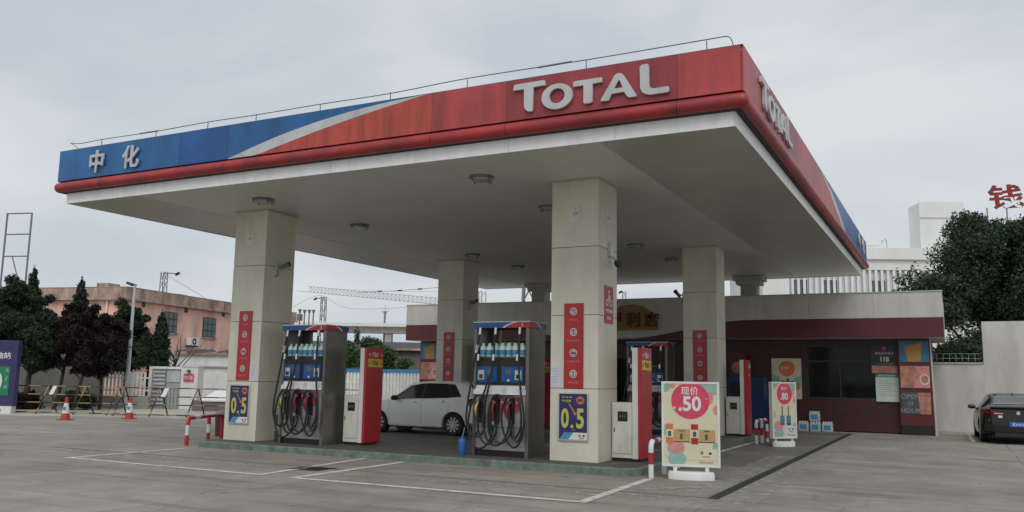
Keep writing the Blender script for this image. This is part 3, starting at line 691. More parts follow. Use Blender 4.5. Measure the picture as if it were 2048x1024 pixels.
# cameras
def make_cam(label, bracket=True):
    t = thing('security_camera', label, 'camera', group='cameras on the columns')
    part('junction_box', MB().box(-.07, .07, -.07, 0, .05, .33), 'silver', t, bevel=.01)
    part('arm', MB().tube([(0, -.04, .06), (0, -.12, .0), (0, -.17, -.03)], .018, 8), 'galv', t)
    part('camera_head', MB().lathe([(.02, 0), (.065, -.01), (.075, -.06), (.06, -.11), (.02, -.135)], 12, (0, -.18, -.02)), 'dark', t, smooth=True)
    part('bracket', MB().box(-.04, .04, -.02, 0, -.06, .05), 'galv', t)
    return t
k0 = make_cam('dome camera hanging below a junction box on the side of the front right column'); k0.location = (C2+CW, R1+.55, 3.86); k0.rotation_euler = (0, 0, R(90))
def make_flood(label):
    t = thing('bullet_camera', label, 'camera', group='side mounted cameras')
    part('arm', MB().tube([(0, 0, 0), (0, -.10, .02), (.05, -.17, .06)], .02, 8), 'galv', t)
    part('camera_body', MB().tube([(-.10, -.16, .0), (.12, -.20, .10)], .05, 12), 'farsteel', t, smooth=True)
    part('camera_shade', MB().tube([(.12, -.20, .10), (.15, -.205, .115)], .06, 12), 'dark', t, smooth=True)
    part('junction_box', MB().box(-.06, .06, -.03, 0, -.06, .08), 'galv', t)
    part('cable', MB().tube([(0, -.01, -.06), (-.03, -.06, -.16), (-.12, -.03, -.2)], .008, 6), 'rubber', t)
    return t
f0 = make_flood('bullet camera on the side of the front left column'); f0.location = (C1+CW, R1+.42, 4.02); f0.rotation_euler = (0, 0, R(90))
copy_tree(f0, (C1+CW, R2+.4, 3.95), R(90), 'bullet camera on the side of the rear left column')
copy_tree(f0, (C2-.0, R2+.1, 3.98), R(-90), 'dark camera sticking out left of the rear right column')
# red sign with motorcycle on the side of column 2
t = thing('motorcycle_sign', 'narrow red sign with a white rider symbol on the front right column', 'sign', (C2+CW+.001, R1+.30, 2.65), R(90))
part('board', MB().box(0, .44, -.012, 0, 0, .70), 'red', t)
shape(t, 'symbol', circ(.22, .59, .035, n=12), -.0125, 'prnt'); shape(t, 'symbol', [(.17, .42), (.20, .54), (.25, .545), (.31, .47), (.29, .455), (.25, .50), (.235, .42)], -.0125, 'prnt')
for cx in (.12, .32): shape(t, 'wheel_symbol', circ(cx, .385, .065, n=18), -.0125, 'prnt', holes=[circ(cx, .385, .04, n=18)])
lettering(t, '摩托车加油', .075, .22, -.014, .23, bold=.03, sx=.95); lettering(t, '请入站', .07, .22, -.014, .10, bold=.03)

# ================================================================== FUEL DISPENSERS
def seg_arc(cx, cz, rx, rz_, a0, a1, y0, y1, n=14):
    return [(cx+rx*math.cos(R(a0+(a1-a0)*i/n)), y0+(y1-y0)*i/n, cz+rz_*math.sin(R(a0+(a1-a0)*i/n))) for i in range(n+1)]
def make_disp(label, num):
    W, D, H = 1.2, .72, 2.535
    t = thing('fuel_dispenser', label, 'fuel dispenser', group='stainless steel fuel dispensers')
    part('plinth', MB().box(.06, W-.06, .05, D-.05, 0, .11), 'black', t)
    part('side_panel', MB().box(W-.075, W, .0, D, 0, 2.43), 'steel', t, bevel=.004)
    part('side_panel', MB().box(0, .06, .0, D, 0, 2.43), 'steel', t, bevel=.004)
    part('rear_post', MB().box(.062, .24, D-.12, D-.02, 1.9, 2.43), 'steel', t)
    part('lower_panel', MB().box(.062, W-.077, .02, .05, .115, .535), 'steel_l', t, bevel=.004)
    part('upper_panel', MB().box(.062, W-.077, .02, .05, .545, 1.15), 'steel_l', t, bevel=.004)
    part('cabinet', MB().box(.064, W-.079, .055, D-.02, .11, 1.83), 'dark', t)
    # label strip, tilted outwards
    lb = MB().add([(.02, -.03, 1.16), (W-.06, -.03, 1.16), (W-.06, .03, 1.34), (.02, .03, 1.34), (.02, .05, 1.16), (W-.06, .05, 1.16), (W-.06, .05, 1.34), (.02, .05, 1.34)],
                  [(0, 1, 2, 3), (4, 7, 6, 5), (0, 4, 5, 1), (3, 2, 6, 7), (0, 3, 7, 4), (1, 5, 6, 2)])
    part('label_strip', lb, 'white', t)
    for x, wd in ((.13, .2), (.53, .17), (.93, .17)):
        q = lambda x, z: (x, -.033+(z-1.16)/.18*.06, z)
        part('label_print', MB().add([q(x-.07, 1.2), q(x+wd-.09, 1.2), q(x+wd-.09, 1.29), q(x-.07, 1.29)], [(0, 1, 2, 3)]), 'paper' if wd < .19 else 'prnt', t)
        for k in range(3): part('label_print', MB().add([q(x+wd-.06+k*.035, 1.19), q(x+wd-.045+k*.035, 1.19), q(x+wd-.045+k*.035, 1.30), q(x+wd-.06+k*.035, 1.30)], [(0, 1, 2, 3)]), 'grey', t)
    part('display_housing', MB().box(.05, W-.08, .0, .05, 1.345, 1.86), 'black', t, bevel=.006)
    for a, b, flip in ((.075, .53, 0), (.62, 1.09, 1)):
        s = part('screen_panel', MB().box(a, b, -.014, 0, 1.39, 1.69), 'blue', t, bevel=.006)
        m_ = lambda f0, f1: (a+(b-a)*f0, a+(b-a)*f1) if flip else (b-(b-a)*f1, b-(b-a)*f0)
        x0, x1 = m_(.2, .46); part('lcd', MB().box(x0, x1, -.018, -.0142, 1.55, 1.645), 'lcd', s)
        x0, x1 = m_(.62, .92); part('card_reader', MB().box(x0, x1, -.020, -.0142, 1.44, 1.62), 'silver', s); part('keypad', MB().box(x0+.03, x1-.03, -.028, -.0202, 1.46, 1.54), 'dark', s)
        x0, x1 = m_(.28, .37); part('button', MB().box(x0, x1, -.019, -.0142, 1.41, 1.45), 'prnt', s)
        for k in range(4): x0, x1 = m_(.06, .11); part('button', MB().box(x0, x1, -.017, -.0142, 1.46+k*.045, 1.475+k*.045), 'skyblue', s)
        lettering(s, '加油金额', .022, (a+b)/2-.02, -.0155, 1.525, 'skyblue')
    part('shelf', MB().box(.062, W-.077, -.0, D-.02, 1.862, 1.878), 'steel', t)
    # header
    hx0, hx1 = -.01, W+.01
    part('header', MB().box(hx0, hx1, -.02, D+.02, 2.432, 2.535), 'roofdark', t)
    part('header_cap', MB().box(hx0-.008, hx1+.008, -.028, D+.028, 2.537, 2.555), 'galv', t)
    y = -.0205
    xa, xb = .62, .86
    curve = [(xa+(xb-xa)*s, 2.432+.103*(s**.75)) for s in (0, .2, .4, .6, .8, 1)]
    cur2 = [(x+.055, z) for x, z in curve[:-1]]+[(xb+.10, 2.535)]
    shape(t, 'header_face', [(hx0, 2.432)]+curve+[(hx0, 2.535)], y, 'blue', .006, label='blue part of the header')
    shape(t, 'header_face', curve+cur2[::-1], y, 'prnt', .006, label='white curve of the header')
    shape(t, 'header_face', cur2+[(hx1, 2.535), (hx1, 2.432)], y, 'red', .006, label='red part of the header')
    lettering(t, num, .07, W-.14, y-.008, 2.485, bold=.006)
    for nm, pts, mm in (('header_face', [(0, 2.432), (.50, 2.432), (.40, 2.49), (.28, 2.535), (0, 2.535)], 'red'), ('header_face', [(.50, 2.432), (.56, 2.432), (.46, 2.5), (.34, 2.535), (.28, 2.535), (.40, 2.49)], 'prnt'), ('header_face', [(.56, 2.432), (D+.04, 2.432), (D+.04, 2.535), (.34, 2.535), (.46, 2.5)], 'blue')):
        o = shape(t, nm, pts, 0, mm, .006); o.location = (hx1+.0005, -.02, 0); o.rotation_euler = (0, 0, R(90))
    # hoses: drop from the header, hang in loops, return to the nozzles
    for i, (x, nx) in enumerate(((.16, .16), (.50, .52), (1.02, .84))):
        part('swivel', MB().tube([(x, -.04, 2.43), (x, -.06, 2.30)], .028, 10), 'silver', t, smooth=True)
        part('coupling', MB().tube([(x-.01*i, -.10, 1.92), (x-.01*i, -.11, 1.80)], .026, 10), 'silver', t, smooth=True)
    part('coupling', MB().tube([(.12, -.07, 2.1), (.10, -.08, 1.95)], .03, 10), 'silver', t, smooth=True)
    H1 = [[(.16, -.06, 2.32), (.10, -.09, 1.95), (.03, -.10, 1.5), (-.04, -.13, 1.0), (-.06, -.13, .65), (.02, -.12, .42), (.18, -.10, .36), (.30, -.09, .48), (.33, -.1, .7), (.30, -.09, .95), (.26, -.07, 1.1)],
          [(.50, -.06, 2.32), (.49, -.10, 1.9), (.44, -.14, 1.4), (.36, -.16, 1.0), (.32, -.15, .6), (.42, -.14, .30), (.62, -.13, .22), (.80, -.12, .40), (.86, -.12, .75), (.80, -.11, 1.05), (.62, -.12, 1.13), (.46, -.13, 1.0), (.41, -.12, .7), (.44, -.1, .42), (.52, -.08, .36), (.56, -.06, .50), (.54, -.05, .62)],
          [(1.02, -.06, 2.32), (1.04, -.11, 1.7), (1.10, -.13, 1.2), (1.17, -.14, .8), (1.15, -.14, .42), (1.0, -.13, .20), (.84, -.12, .28), (.72, -.12, .55), (.70, -.12, .85), (.80, -.12, 1.10), (.95, -.12, 1.12), (1.08, -.12, .95), (1.10, -.11, .6), (.98, -.1, .36), (.88, -.08, .42), (.86, -.06, .58)],
          [(.30, -.08, 1.12), (.14, -.10, 1.12), (.02, -.11, .92), (-.02, -.12, .55), (.06, -.12, .24), (.24, -.12, .14), (.42, -.11, .26), (.50, -.1, .5), (.47, -.09, .8), (.50, -.08, .95)],
          [(.16, -.06, .62), (.17, -.08, .48), (.12, -.09, .38), (.03, -.09, .42), (.0, -.08, .6)],
          [(.74, -.07, 1.10), (.60, -.15, 1.16), (.50, -.16, 1.05), (.47, -.16, .7), (.54, -.15, .38), (.70, -.14, .26), (.86, -.12, .40), (.90, -.10, .7)],
          [(.92, -.07, .60), (.93, -.10, .42), (1.02, -.11, .30), (1.10, -.10, .45), (1.08, -.08, .7)],
          [(.40, -.14, 1.5), (.36, -.17, 1.25), (.22, -.17, .95), (.20, -.16, .6), (.30, -.15, .3), (.45, -.13, .24), (.55, -.1, .4)]]
    for h in H1: part('hose', MB().tube(bez(h, 6), .020, 8), 'rubber', t, smooth=True)
    for i, (x, c) in enumerate(((.16, 'nozyel'), (.50, 'nozred'), (.82, 'nozred'))):
        part('nozzle_boot', MB().box(x-.01, x+.09, -.05, .019, .62, 1.10), 'black', t, bevel=.01)
        nz = part('nozzle', MB().tube(bez([(x, -.10, .70), (x-.012, -.12, .82), (x-.005, -.11, .95), (x+.05, -.07, 1.03)], 4), [.014, .016, .018, .022, .029, .036, .040, .038, .034, .028, .022, .018, .014], 10), c, t, smooth=True)
        part('trigger_guard', MB().tube(bez([(x-.03, -.12, .92), (x-.055, -.13, .84), (x-.03, -.12, .74)], 4), .009, 6), 'black', nz)
        part('spout_collar', MB().tube([(x, -.1, .66), (x, -.095, .60)], .024, 10), 'silver', nz)
        if c == 'nozred' or num == '2':
            xx = x+.11 if i else x+.30; part('grade_tag', MB().box(xx, xx+.10, -.03, -.022, .86, 1.12), 'red', t); lettering(t, '92' if i == 1 else '95', .05, xx+.05, -.032, 1.02, bold=.02)
    return t
d2 = make_disp('stainless fuel dispenser numbered 1 beside the front right column', '1'); d2.location = (-8.33, 14.74, IH)
d1 = make_disp('stainless fuel dispenser numbered 2 beside the front left column', '2'); d1.location = (-13.17, 14.74, IH)
copy_tree(d2, (-8.33, 14.74+DY, IH), label='shaded fuel dispenser on the rear island, seen right of the front right column')
copy_tree(d1, (-13.17, 14.74+DY, IH), label='fuel dispenser on the rear island, hidden behind the front dispenser numbered 1')

# jugs of screen wash on the dispensers
def make_jug(label, grp):
    t = thing('fluid_jug', label, 'jug', group=grp)
    body = MB().lathe([(.052, 0), (.062, .012), (.064, .15), (.058, .18), (.036, .215), (.024, .228), (.024, .236)], 12, sx=1., sy=1.25)
    part('body', body, 'juggreen', t, smooth=True)
    part('cap', MB().lathe([(.027, .237), (.027, .262), (.001, .264)], 10), 'jugcap', t, smooth=True)
    part('label', MB().lathe([(.0655, .03), (.0655, .13)], 12, sx=1., sy=1.25), 'labelblue', t, smooth=True)
    return t
j0 = None
for dx, gname, ll in ((-8.33, 'screen wash jugs on the dispenser near the hatchback tail', 'of jugs on the dispenser near the hatchback tail'), (-13.17, 'screen wash jugs on the dispenser near the front left column', 'of jugs on the dispenser by the left column')):
    for r_ in range(3):
        for k in range(7):
            x = dx+.155+k*.142+random.uniform(-.006, .006)+(.03 if r_ % 2 else 0); y = 14.74+.10+r_*.175
            if r_ == 2 and k == 0: continue
            pos = ['front', 'middle', 'back'][r_]; od = ['first', 'second', 'third', 'fourth', 'fifth', 'sixth', 'seventh'][k]
            lab = '%s from left in the %s row %s' % (od, pos, ll)
            if j0 is None: j0 = make_jug(lab, gname); j0.location = (x, y, IH+1.879)
            else:
                c = copy_tree(j0, (x, y, IH+1.879), random.uniform(-.3, .3), lab); c['group'] = gname

# ================================================================== PRICE TOTEMS
def make_totem(label, diesel=False):
    t = thing('payment_totem', label, 'payment terminal', group='white and red payment totems')
    part('plinth', MB().box(.03, .55, .03, .5, 0, .06), 'black', t)
    part('cabinet', MB().box(0, .40, .02, .50, .05, 1.06), 'cream', t, bevel=.012)
    part('door', MB().box(.03, .38, .008, .019, .14, 1.0), 'cream', t, bevel=.003)
    part('lock', MB().box(.045, .06, -.002, .008, .52, .60), 'dark', t)
    part('display', MB().box(.12, .31, -.004, .008, .72, .90), 'black', t, bevel=.01); lettering(t, '读卡区', .045, .215, -.006, .81, 'grey', sx=.9)
    part('tower', MB().box(.402, .51, 0, .60, .05, 2.07), 'white', t, bevel=.006)
    part('red_face', MB().box(.512, .585, -.004, .604, .05, 2.075), 'red', t, bevel=.008)
    Rz = R(90); X = .5855
    def side(name, y0, y1, z0, z1, m): return part(name, MB().box(X, X+.003, y0, y1, z0, z1), m, t)
    if diesel:
        side('grade_panel', .2, .52, 1.80, 1.98, 'green'); lettering(t, '0#', .09, X+.004, .36, 1.89, rz=Rz, bold=.02); lettering(t, '柴油', .08, X+.001, .36, 1.66, 'prntred', rz=Rz, bold=.02)
    else:
        lettering(t, '92#', .11, X+.001, .30, 1.93, rz=Rz, bold=.006); lettering(t, '<', .07, X+.001, .10, 1.93, rz=Rz); lettering(t, '>', .07, X+.001, .52, 1.93, rz=Rz)
        side('grade_panel', .04, .57, 1.66, 1.84, 'yellow'); lettering(t, '95#', .11, X+.005, .30, 1.75, 'ink', rz=Rz, bold=.006); lettering(t, '<', .07, X+.005, .10, 1.75, 'ink', rz=Rz); lettering(t, '>', .07, X+.005, .52, 1.75, 'ink', rz=Rz)
    return t
p0_ = make_totem('white and red payment totem right of the front right column'); p0_.location = (-5.69, 15.30, IH)
copy_tree(p0_, (-11.84, 15.25, IH), label='white and red payment totem in front of the white hatchback')
copy_tree(p0_, (-11.84, 15.25+DY, IH), label='payment totem on the rear island mostly hidden behind dispenser 1')
q0 = make_totem('white and red payment totem with a green panel on the rear island', True); q0.location = (-5.66, 15.30+DY, IH)

# blue water bottle and red box by the dispensers
t = thing('blue_bucket', 'blue plastic container with a spout left of dispenser 1', 'container', (-8.47, 14.62, IH))
part('body', MB().lathe([(.075, 0), (.08, .02), (.085, .25), (.07, .30), (.025, .33), (.022, .36)], 14, sx=.9), mat('blue_plastic', (.015, .11, .36), .4), t, smooth=True)
part('spout', MB().tube([(0, 0, .35), (.03, 0, .47), (.045, 0, .52)], .012, 8), M['labelblue'] if 0 else 'labelblue', t, smooth=True)
fb = O+ray(541, 884)*((IH-CH)/ray(541, 884).z)
t = thing('red_fire_box', 'small red box on the island between the front left column and its dispenser', 'box', (fb.x, fb.y+.1, IH))
part('box', MB().box(0, .17, 0, .17, 0, .21), 'kred', t, bevel=.01); part('lid', MB().box(-.01, .18, -.01, .18, .212, .23), 'kred', t)
t = thing('sand_bucket', 'dark red bucket with a grey lid behind the left guard rail', 'bucket', tuple(gp(443, 872)))
part('pail', MB().lathe([(.16, 0), (.19, .55)], 16), 'kred', t, smooth=True); part('lid', MB().lathe([(.2, .555), (.19, .6), (.08, .66), (.001, .67)], 16), 'grey', t, smooth=True)

# ================================================================== GUARD RAILS
def guard(label, pts, legs, r=.045, h=.60, period=.42, white=None):
    """bent tube along pts (ground plan) with legs; painted red and white bands"""
    t = thing('guard_rail', label, 'guard rail', (*pts[0], 0), group='red and white guard rails')
    o = Vector((*pts[0], 0)); b = .12
    P = [Vector((*p, 0))-o for p in pts]
    path = [P[0], P[0]+Vector((0, 0, h-b))]
    d = (P[1]-P[0]).normalized()
    for k in range(1, 6): a = R(90*k/5); path.append(P[0]+Vector((0, 0, h-b))+Vector((0, 0, b*math.sin(a)))+d*b*(1-math.cos(a)))
    for q in P[1:-1]: path.append(q+Vector((0, 0, h)))
    d2_ = (P[-1]-P[-2]).normalized()
    for k in range(0, 6): a = R(90*k/5); path.append(P[-1]-d2_*b+Vector((0, 0, h-b))+Vector((0, 0, b*math.cos(a)))+d2_*b*math.sin(a))
    path.append(P[-1])
    # resample by arc length
    def walk(path):
        out_ = [(0, path[0])]; s = 0
        for a, c in zip(path, path[1:]):
            n = max(1, int((c-a).length/.03))
            for k in range(1, n+1): out_.append((s+(c-a).length*k/n, a.lerp(c, k/n)))
            s += (c-a).length
        return out_, s
    pp, tot = walk(path); mbs = {0: [], 1: []}; cur = None; run = []
    for s, q in pp:
        k = int(s/period*2+.0) % 2 if white is None else (0 if any(a <= s < b_ for a, b_ in white) else 1)
        if cur is None: cur = k
        run.append(q)
        if k != cur: part('white_band' if cur == 0 else 'red_band', MB().tube(run, r, 12), 'prnt' if cur == 0 else 'red', t, smooth=True); run = [q]; cur = k
    if len(run) > 1: part('white_band' if cur == 0 else 'red_band', MB().tube(run, r, 12), 'prnt' if cur == 0 else 'red', t, smooth=True)
    for lg in legs:
        q = Vector((*lg, 0))-o
        z = 0; k = 0
        while z < h-.03:
            z2 = min(z+period/2, h-.02); wk = (k % 2 == 0) if white is None else (k == 1)
            part('white_band' if wk else 'red_band', MB().tube([q+Vector((0, 0, z)), q+Vector((0, 0, z2))], r*.97, 12), 'prnt' if wk else 'red', t, smooth=True); z = z2; k += 1
    return t
guard('red and white bent guard rail at the left end of the front island', [(-15.38, 14.25), (-15.75, 15.1), (-16.05, 15.95)], [(-15.98, 15.45)], period=.40, white=((.2, .42), (.85, 1.15)))
guard('red and white guard rail behind the large advertising stand', [(-4.58, 14.2), (-4.58, 14.9), (-4.58, 15.75)], [(-4.58, 14.93)], period=.40)
guard('red and white guard rail at the right end of the rear island', [(-4.70, 23.49), (-4.66, 24.0), (-4.62, 24.5)], [(-4.66, 24.0)], period=.40)

# ================================================================== ADVERTISING STANDS
def ad_stand(name, label, loc, rz, w_, h_, z0, price, depth, big):
    t = thing(name, label, 'advertising stand', loc, rz, 'white framed advertising stands')
    prof = circ(0, 0, .38 if big else .34, .15 if big else .16, 32)
    n = len(prof); hb = .13
    vs = [(x, y, 0) for x, y in prof]+[(x, y, hb-.03) for x, y in prof]+[(x*.95, y*.9, hb) for x, y in prof]
    part('base', MB().add(vs, [(i, (i+1) % n, n+(i+1) % n, n+i) for i in range(n)]+[(n+i, n+(i+1) % n, 2*n+(i+1) % n, 2*n+i) for i in range(n)]+[tuple(2*n+i for i in range(n)), tuple(reversed(range(n)))]), 'white', t, smooth=True)
    for s in (-.26, .26): part('leg', MB().box(s-.03, s+.03, -.02, .02, hb-.01, z0+.02), 'white', t)
    fw = .04
    part('frame', MB().prism(rect(-w_/2, w_/2, z0, z0+h_), -depth/2, depth/2, [rect(-w_/2+fw, w_/2-fw, z0+fw, z0+h_-fw)]), 'white', t, bevel=.006)
    a = [(-w_/2+fw, z0+fw), (w_/2-fw, z0+h_-fw)]; Y = -depth/2+.012
    part('sheet', MB().box(a[0][0], a[1][0], Y, depth/2-.012, a[0][1], a[1][1]), 'pcream', t)
    W_, H_ = a[1][0]-a[0][0], a[1][1]-a[0][1]
    X = lambda f: a[0][0]+f*W_
    Z = lambda f: a[1][1]-f*H_
    def clipc(cx, cz, rx, rz_, n=26): return [(min(max(x, a[0][0]+.001), a[1][0]-.001), min(max(z, a[0][1]+.001), a[1][1]-.001)) for x, z in circ(cx, cz, rx, rz_, n)]
    def blob(cx, cz, rx, rz_, m, k, nm='print_shape'): shape(t, nm, clipc(X(cx), Z(cz), rx, rz_), Y-.0005-.001*k, m, .001)
    blob(.90, .03, .22, .14, 'teal', 0); blob(.02, .03, .09, .10, 'teal', 0); blob(.16, .02, .05, .05, 'pink', 1)
    blob(.86, .17, .06, .11, 'pink', 1); blob(.98, .32, .05, .08, 'pink', 1)
    blob(.02, .58, .05, .09, 'teal', 0); blob(.97, .79, .06, .09, 'teal', 0)
    blob(.24, .93, .15, .12, 'teal', 1); blob(.22, .80, .145, .125, 'teal', 0); blob(.23, .785, .13, .11, 'pink', 2)
    if big:
        blob(.50, .205, .315, .305, 'crimson', 2, 'price_disc')
        lettering(t, '现价', .14, X(.49), Y-.006, Z(.085), bold=.012); lettering(t, price, .25, X(.49), Y-.006, Z(.245), bold=.03, sx=.95); lettering(t, '¥', .05, X(.20), Y-.006, Z(.30), bold=.03); lettering(t, '元/瓶', .025, X(.79), Y-.006, Z(.18))
        lettering(t, '活动时间以门店公告为准', .018, X(.50), Y-.006, Z(.37), 'prntred')
        for cx, m_ in ((.06, 'orange'), (.53, 'red')):
            x0 = X(cx)-.02; zt, zb = Z(.50), Z(.745)
            shape(t, 'can_print', rect(x0, x0+.115, zb, zb+.10), Y-.0045, m_, .001); shape(t, 'can_print', rect(x0, x0+.115, zt-.09, zt), Y-.0045, m_, .001)
            shape(t, 'can_print', rect(x0+.004, x0+.111, zb+.102, zt-.092), Y-.0045, 'pcream', .001); shape(t, 'can_print', rect(x0+.03, x0+.085, zb+.12, zt-.12), Y-.0065, 'charcoal', .001)
            shape(t, 'carton_print', rect(x0+.125, x0+.39, Z(.715), Z(.565)), Y-.0045, 'kraft', .001)
            shape(t, 'carton_print', rect(x0+.125, x0+.39, Z(.725), Z(.717)), Y-.0045, 'ink', .001)
            shape(t, 'carton_print', rect(x0+.225, x0+.27, Z(.69), Z(.62)), Y-.0065, 'charcoal', .001)
            lettering(t, '能量饮料', .022, x0+.26, Y-.007, Z(.585), 'ink')
    else:
        blob(.52, .19, .24, .27, 'crimson', 2, 'price_disc')
        lettering(t, '现价', .09, X(.50), Y-.006, Z(.09), bold=.01); lettering(t, price, .18, X(.50), Y-.006, Z(.24), bold=.03, sx=.85)
        for cx in (.40, .68):
            shape(t, 'wiper_print', rect(X(cx)-.012, X(cx)+.012, Z(.60), Z(.42)), Y-.0045, 'ink', .001); shape(t, 'bottle_print', rect(X(cx)-.065, X(cx)+.065, Z(.73), Z(.60)), Y-.0045, 'skyblue', .001)
            shape(t, 'bottle_print', rect(X(cx)-.065, X(cx)+.065, Z(.78), Z(.735)), Y-.0045, 'charcoal', .001); shape(t, 'bottle_print', rect(X(cx)-.03, X(cx)+.03, Z(.70), Z(.62)), Y-.006, 'labelblue', .001)
    shape(t, 'footer_print', rect(X(.5 if not big else .45), X(.99), Z(.94), Z(.80)), Y-.0035, 'paper' if not big else 'pcream', .001)
    shape(t, 'logo_print', circ(X(.70), Z(.85), .026, n=16), Y-.0055, 'charcoal' if not big else 'ink', .001, holes=[circ(X(.70)-.006, Z(.85), .014, n=12)]); shape(t, 'logo_print', circ(X(.86), Z(.855), .026, .02, 16), Y-.0055, 'navyblue', .001)
    lettering(t, '加油站便利店', .02, X(.78), Y-.0065, Z(.895), 'grey'); lettering(t, '优惠多多 欢迎选购', .026, X(.78), Y-.0065, Z(.965), 'prntred')
    return t
ad_stand('advertising_stand', 'large white framed advertising stand showing the price .50 at the front island', (-3.95, 14.38, 0), R(15), .95, 1.40, .20, '.50', .05, True)
ad_stand('advertising_stand', 'smaller white advertising stand showing the price .80 by the rear guard rail', (-3.93, 23.05, 0), R(50), .78, 1.42, .20, '.80', .13, False)

# ================================================================== SHOP
KY, KW = 30.42, 31.3
shop = thing('shop_building', 'single storey station shop with white parapet, dark red band and dark brick wall', 'shop', (-20.5, KY, 0))
kx1 = 20.5-.2
zb0, zb1, zp = 3.10, 3.735, 4.555
# white parapet in panels with curved lower edge over the door; the red band fills below
def bandz(x):     # boundary height at world x
    c = -11.6; d = abs(x-c)
    if d > 5.4: return zb1-.02*0
    f = .5-.5*math.cos(PI*min(1, max(0, (d-.8)/4.6)))
    return zb0+.02+(zb1-zb0-.02)*f if d > .8 else zb0+.02
xs = [0+i*kx1/10 for i in range(11)]
for a, b in zip(xs, xs[1:]):
    n = 8; pts = [(a+.003+(b-a-.006)*i/n, bandz(-20.5+a+(b-a)*i/n)+.004) for i in range(n+1)]
    part('parapet_panel', MB().prism(pts+[(b-.003, zp), (a+.003, zp)], 0, .05), 'kwhite', shop)
n = 80; top = [(kx1*i/n, bandz(-20.5+kx1*i/n)) for i in range(n+1)]
part('red_band', MB().prism([(0, zb0), (kx1, zb0)]+top[::-1], -.004, .05), 'kred', shop)
part('parapet_body', MB().box(.01, kx1-.01, .052, 5.5, zb0+.05, zp-.03), 'kwhite', shop)
part('coping', MB().box(-.02, kx1+.02, -.02, .2, zp+.001, zp+.04), 'conc', shop)
part('eaves_soffit', MB().box(.02, kx1-.02, .052, KW-KY+.05, zb0-.005, zb0+.045), 'white', shop)
# wall with window opening
wx = lambda u, v: onY(u, v, KW).x+20.5
wz = lambda u, v: onY(u, v, KW).z
W0, W1 = wx(1614, 745), wx(1757, 745); WZ0, WZ1 = 1.08, 2.87
D0, D1 = 7.9, 10.1
yy0, yy1 = KW-KY, KW-KY+.25
wl = .5
for a, b, c, d in ((wl, D0, 0, zb0-.01), (D0, D1, 2.5, zb0-.01), (D1, W0, 0, zb0-.01), (W0, W1, 0, WZ0), (W0, W1, WZ1, zb0-.01), (W1, kx1-.45, 0, zb0-.01)):
    part('brick_wall', MB().box(a, b, yy0, yy1, c, d), 'brick', shop)
part('side_wall', MB().box(kx1-.7, kx1-.45, yy1, 5.4, 0, zb0-.01), 'brick', shop); part('side_wall', MB().box(wl, wl+.25, yy1, 5.4, 0, zb0-.01), 'brick', shop)
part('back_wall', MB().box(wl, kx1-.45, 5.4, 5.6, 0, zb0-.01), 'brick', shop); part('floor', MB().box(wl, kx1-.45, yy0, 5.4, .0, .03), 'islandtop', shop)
wn = part('window', MB().prism(rect(W0, W1, WZ0, WZ1), yy0+.04, yy0+.12, [rect(W0+.05, W0+(W1-W0)*.47-.02, WZ0+.05, 2.32), rect(W0+(W1-W0)*.47+.02, W1-.05, WZ0+.05, 2.32), rect(W0+.05, W0+(W1-W0)*.47-.02, 2.38, WZ1-.05), rect(W0+(W1-W0)*.47+.02, W1-.05, 2.38, WZ1-.05)]), 'frame', shop)
for a, b in ((W0+.05, W0+(W1-W0)*.47-.02), (W0+(W1-W0)*.47+.02, W1-.05)):
    for c, d in ((WZ0+.05, 2.32), (2.38, WZ1-.05)): part('pane', MB().box(a, b, yy0+.07, yy0+.08, c, d), 'glassdark', wn)
dn = part('glass_door', MB().prism(rect(D0, D1, .03, 2.5), yy0+.04, yy0+.1, [rect(D0+.06, (D0+D1)/2-.03, .1, 2.42), rect((D0+D1)/2+.03, D1-.06, .1, 2.42)]), 'frame', shop)
for a, b in ((D0+.06, (D0+D1)/2-.03), ((D0+D1)/2+.03, D1-.06)): part('pane', MB().box(a, b, yy0+.06, yy0+.07, .1, 2.42), 'glassdark', dn)
part('shelf_goods', MB().box(W0+.2, W1-.3, 2.0, 2.5, .03, 1.5), 'charcoal', shop)
# round ochre shop sign with characters
cx = onY(1262, 640, KY).x+20.5
sg = part('round_sign', MB().prism(circ(cx, 3.42, 1.05, .95, 40, 0, PI), -.06, -.005), 'ksign', shop)
for i, ch in enumerate('便利店'):
    o = lettering(sg, ch, .56, onY((1232, 1267, 1304)[i], 638, KY).x+20.5, -.085, 3.84-.02*i, 'shopred', bold=.03, name='letter', thick=.03)
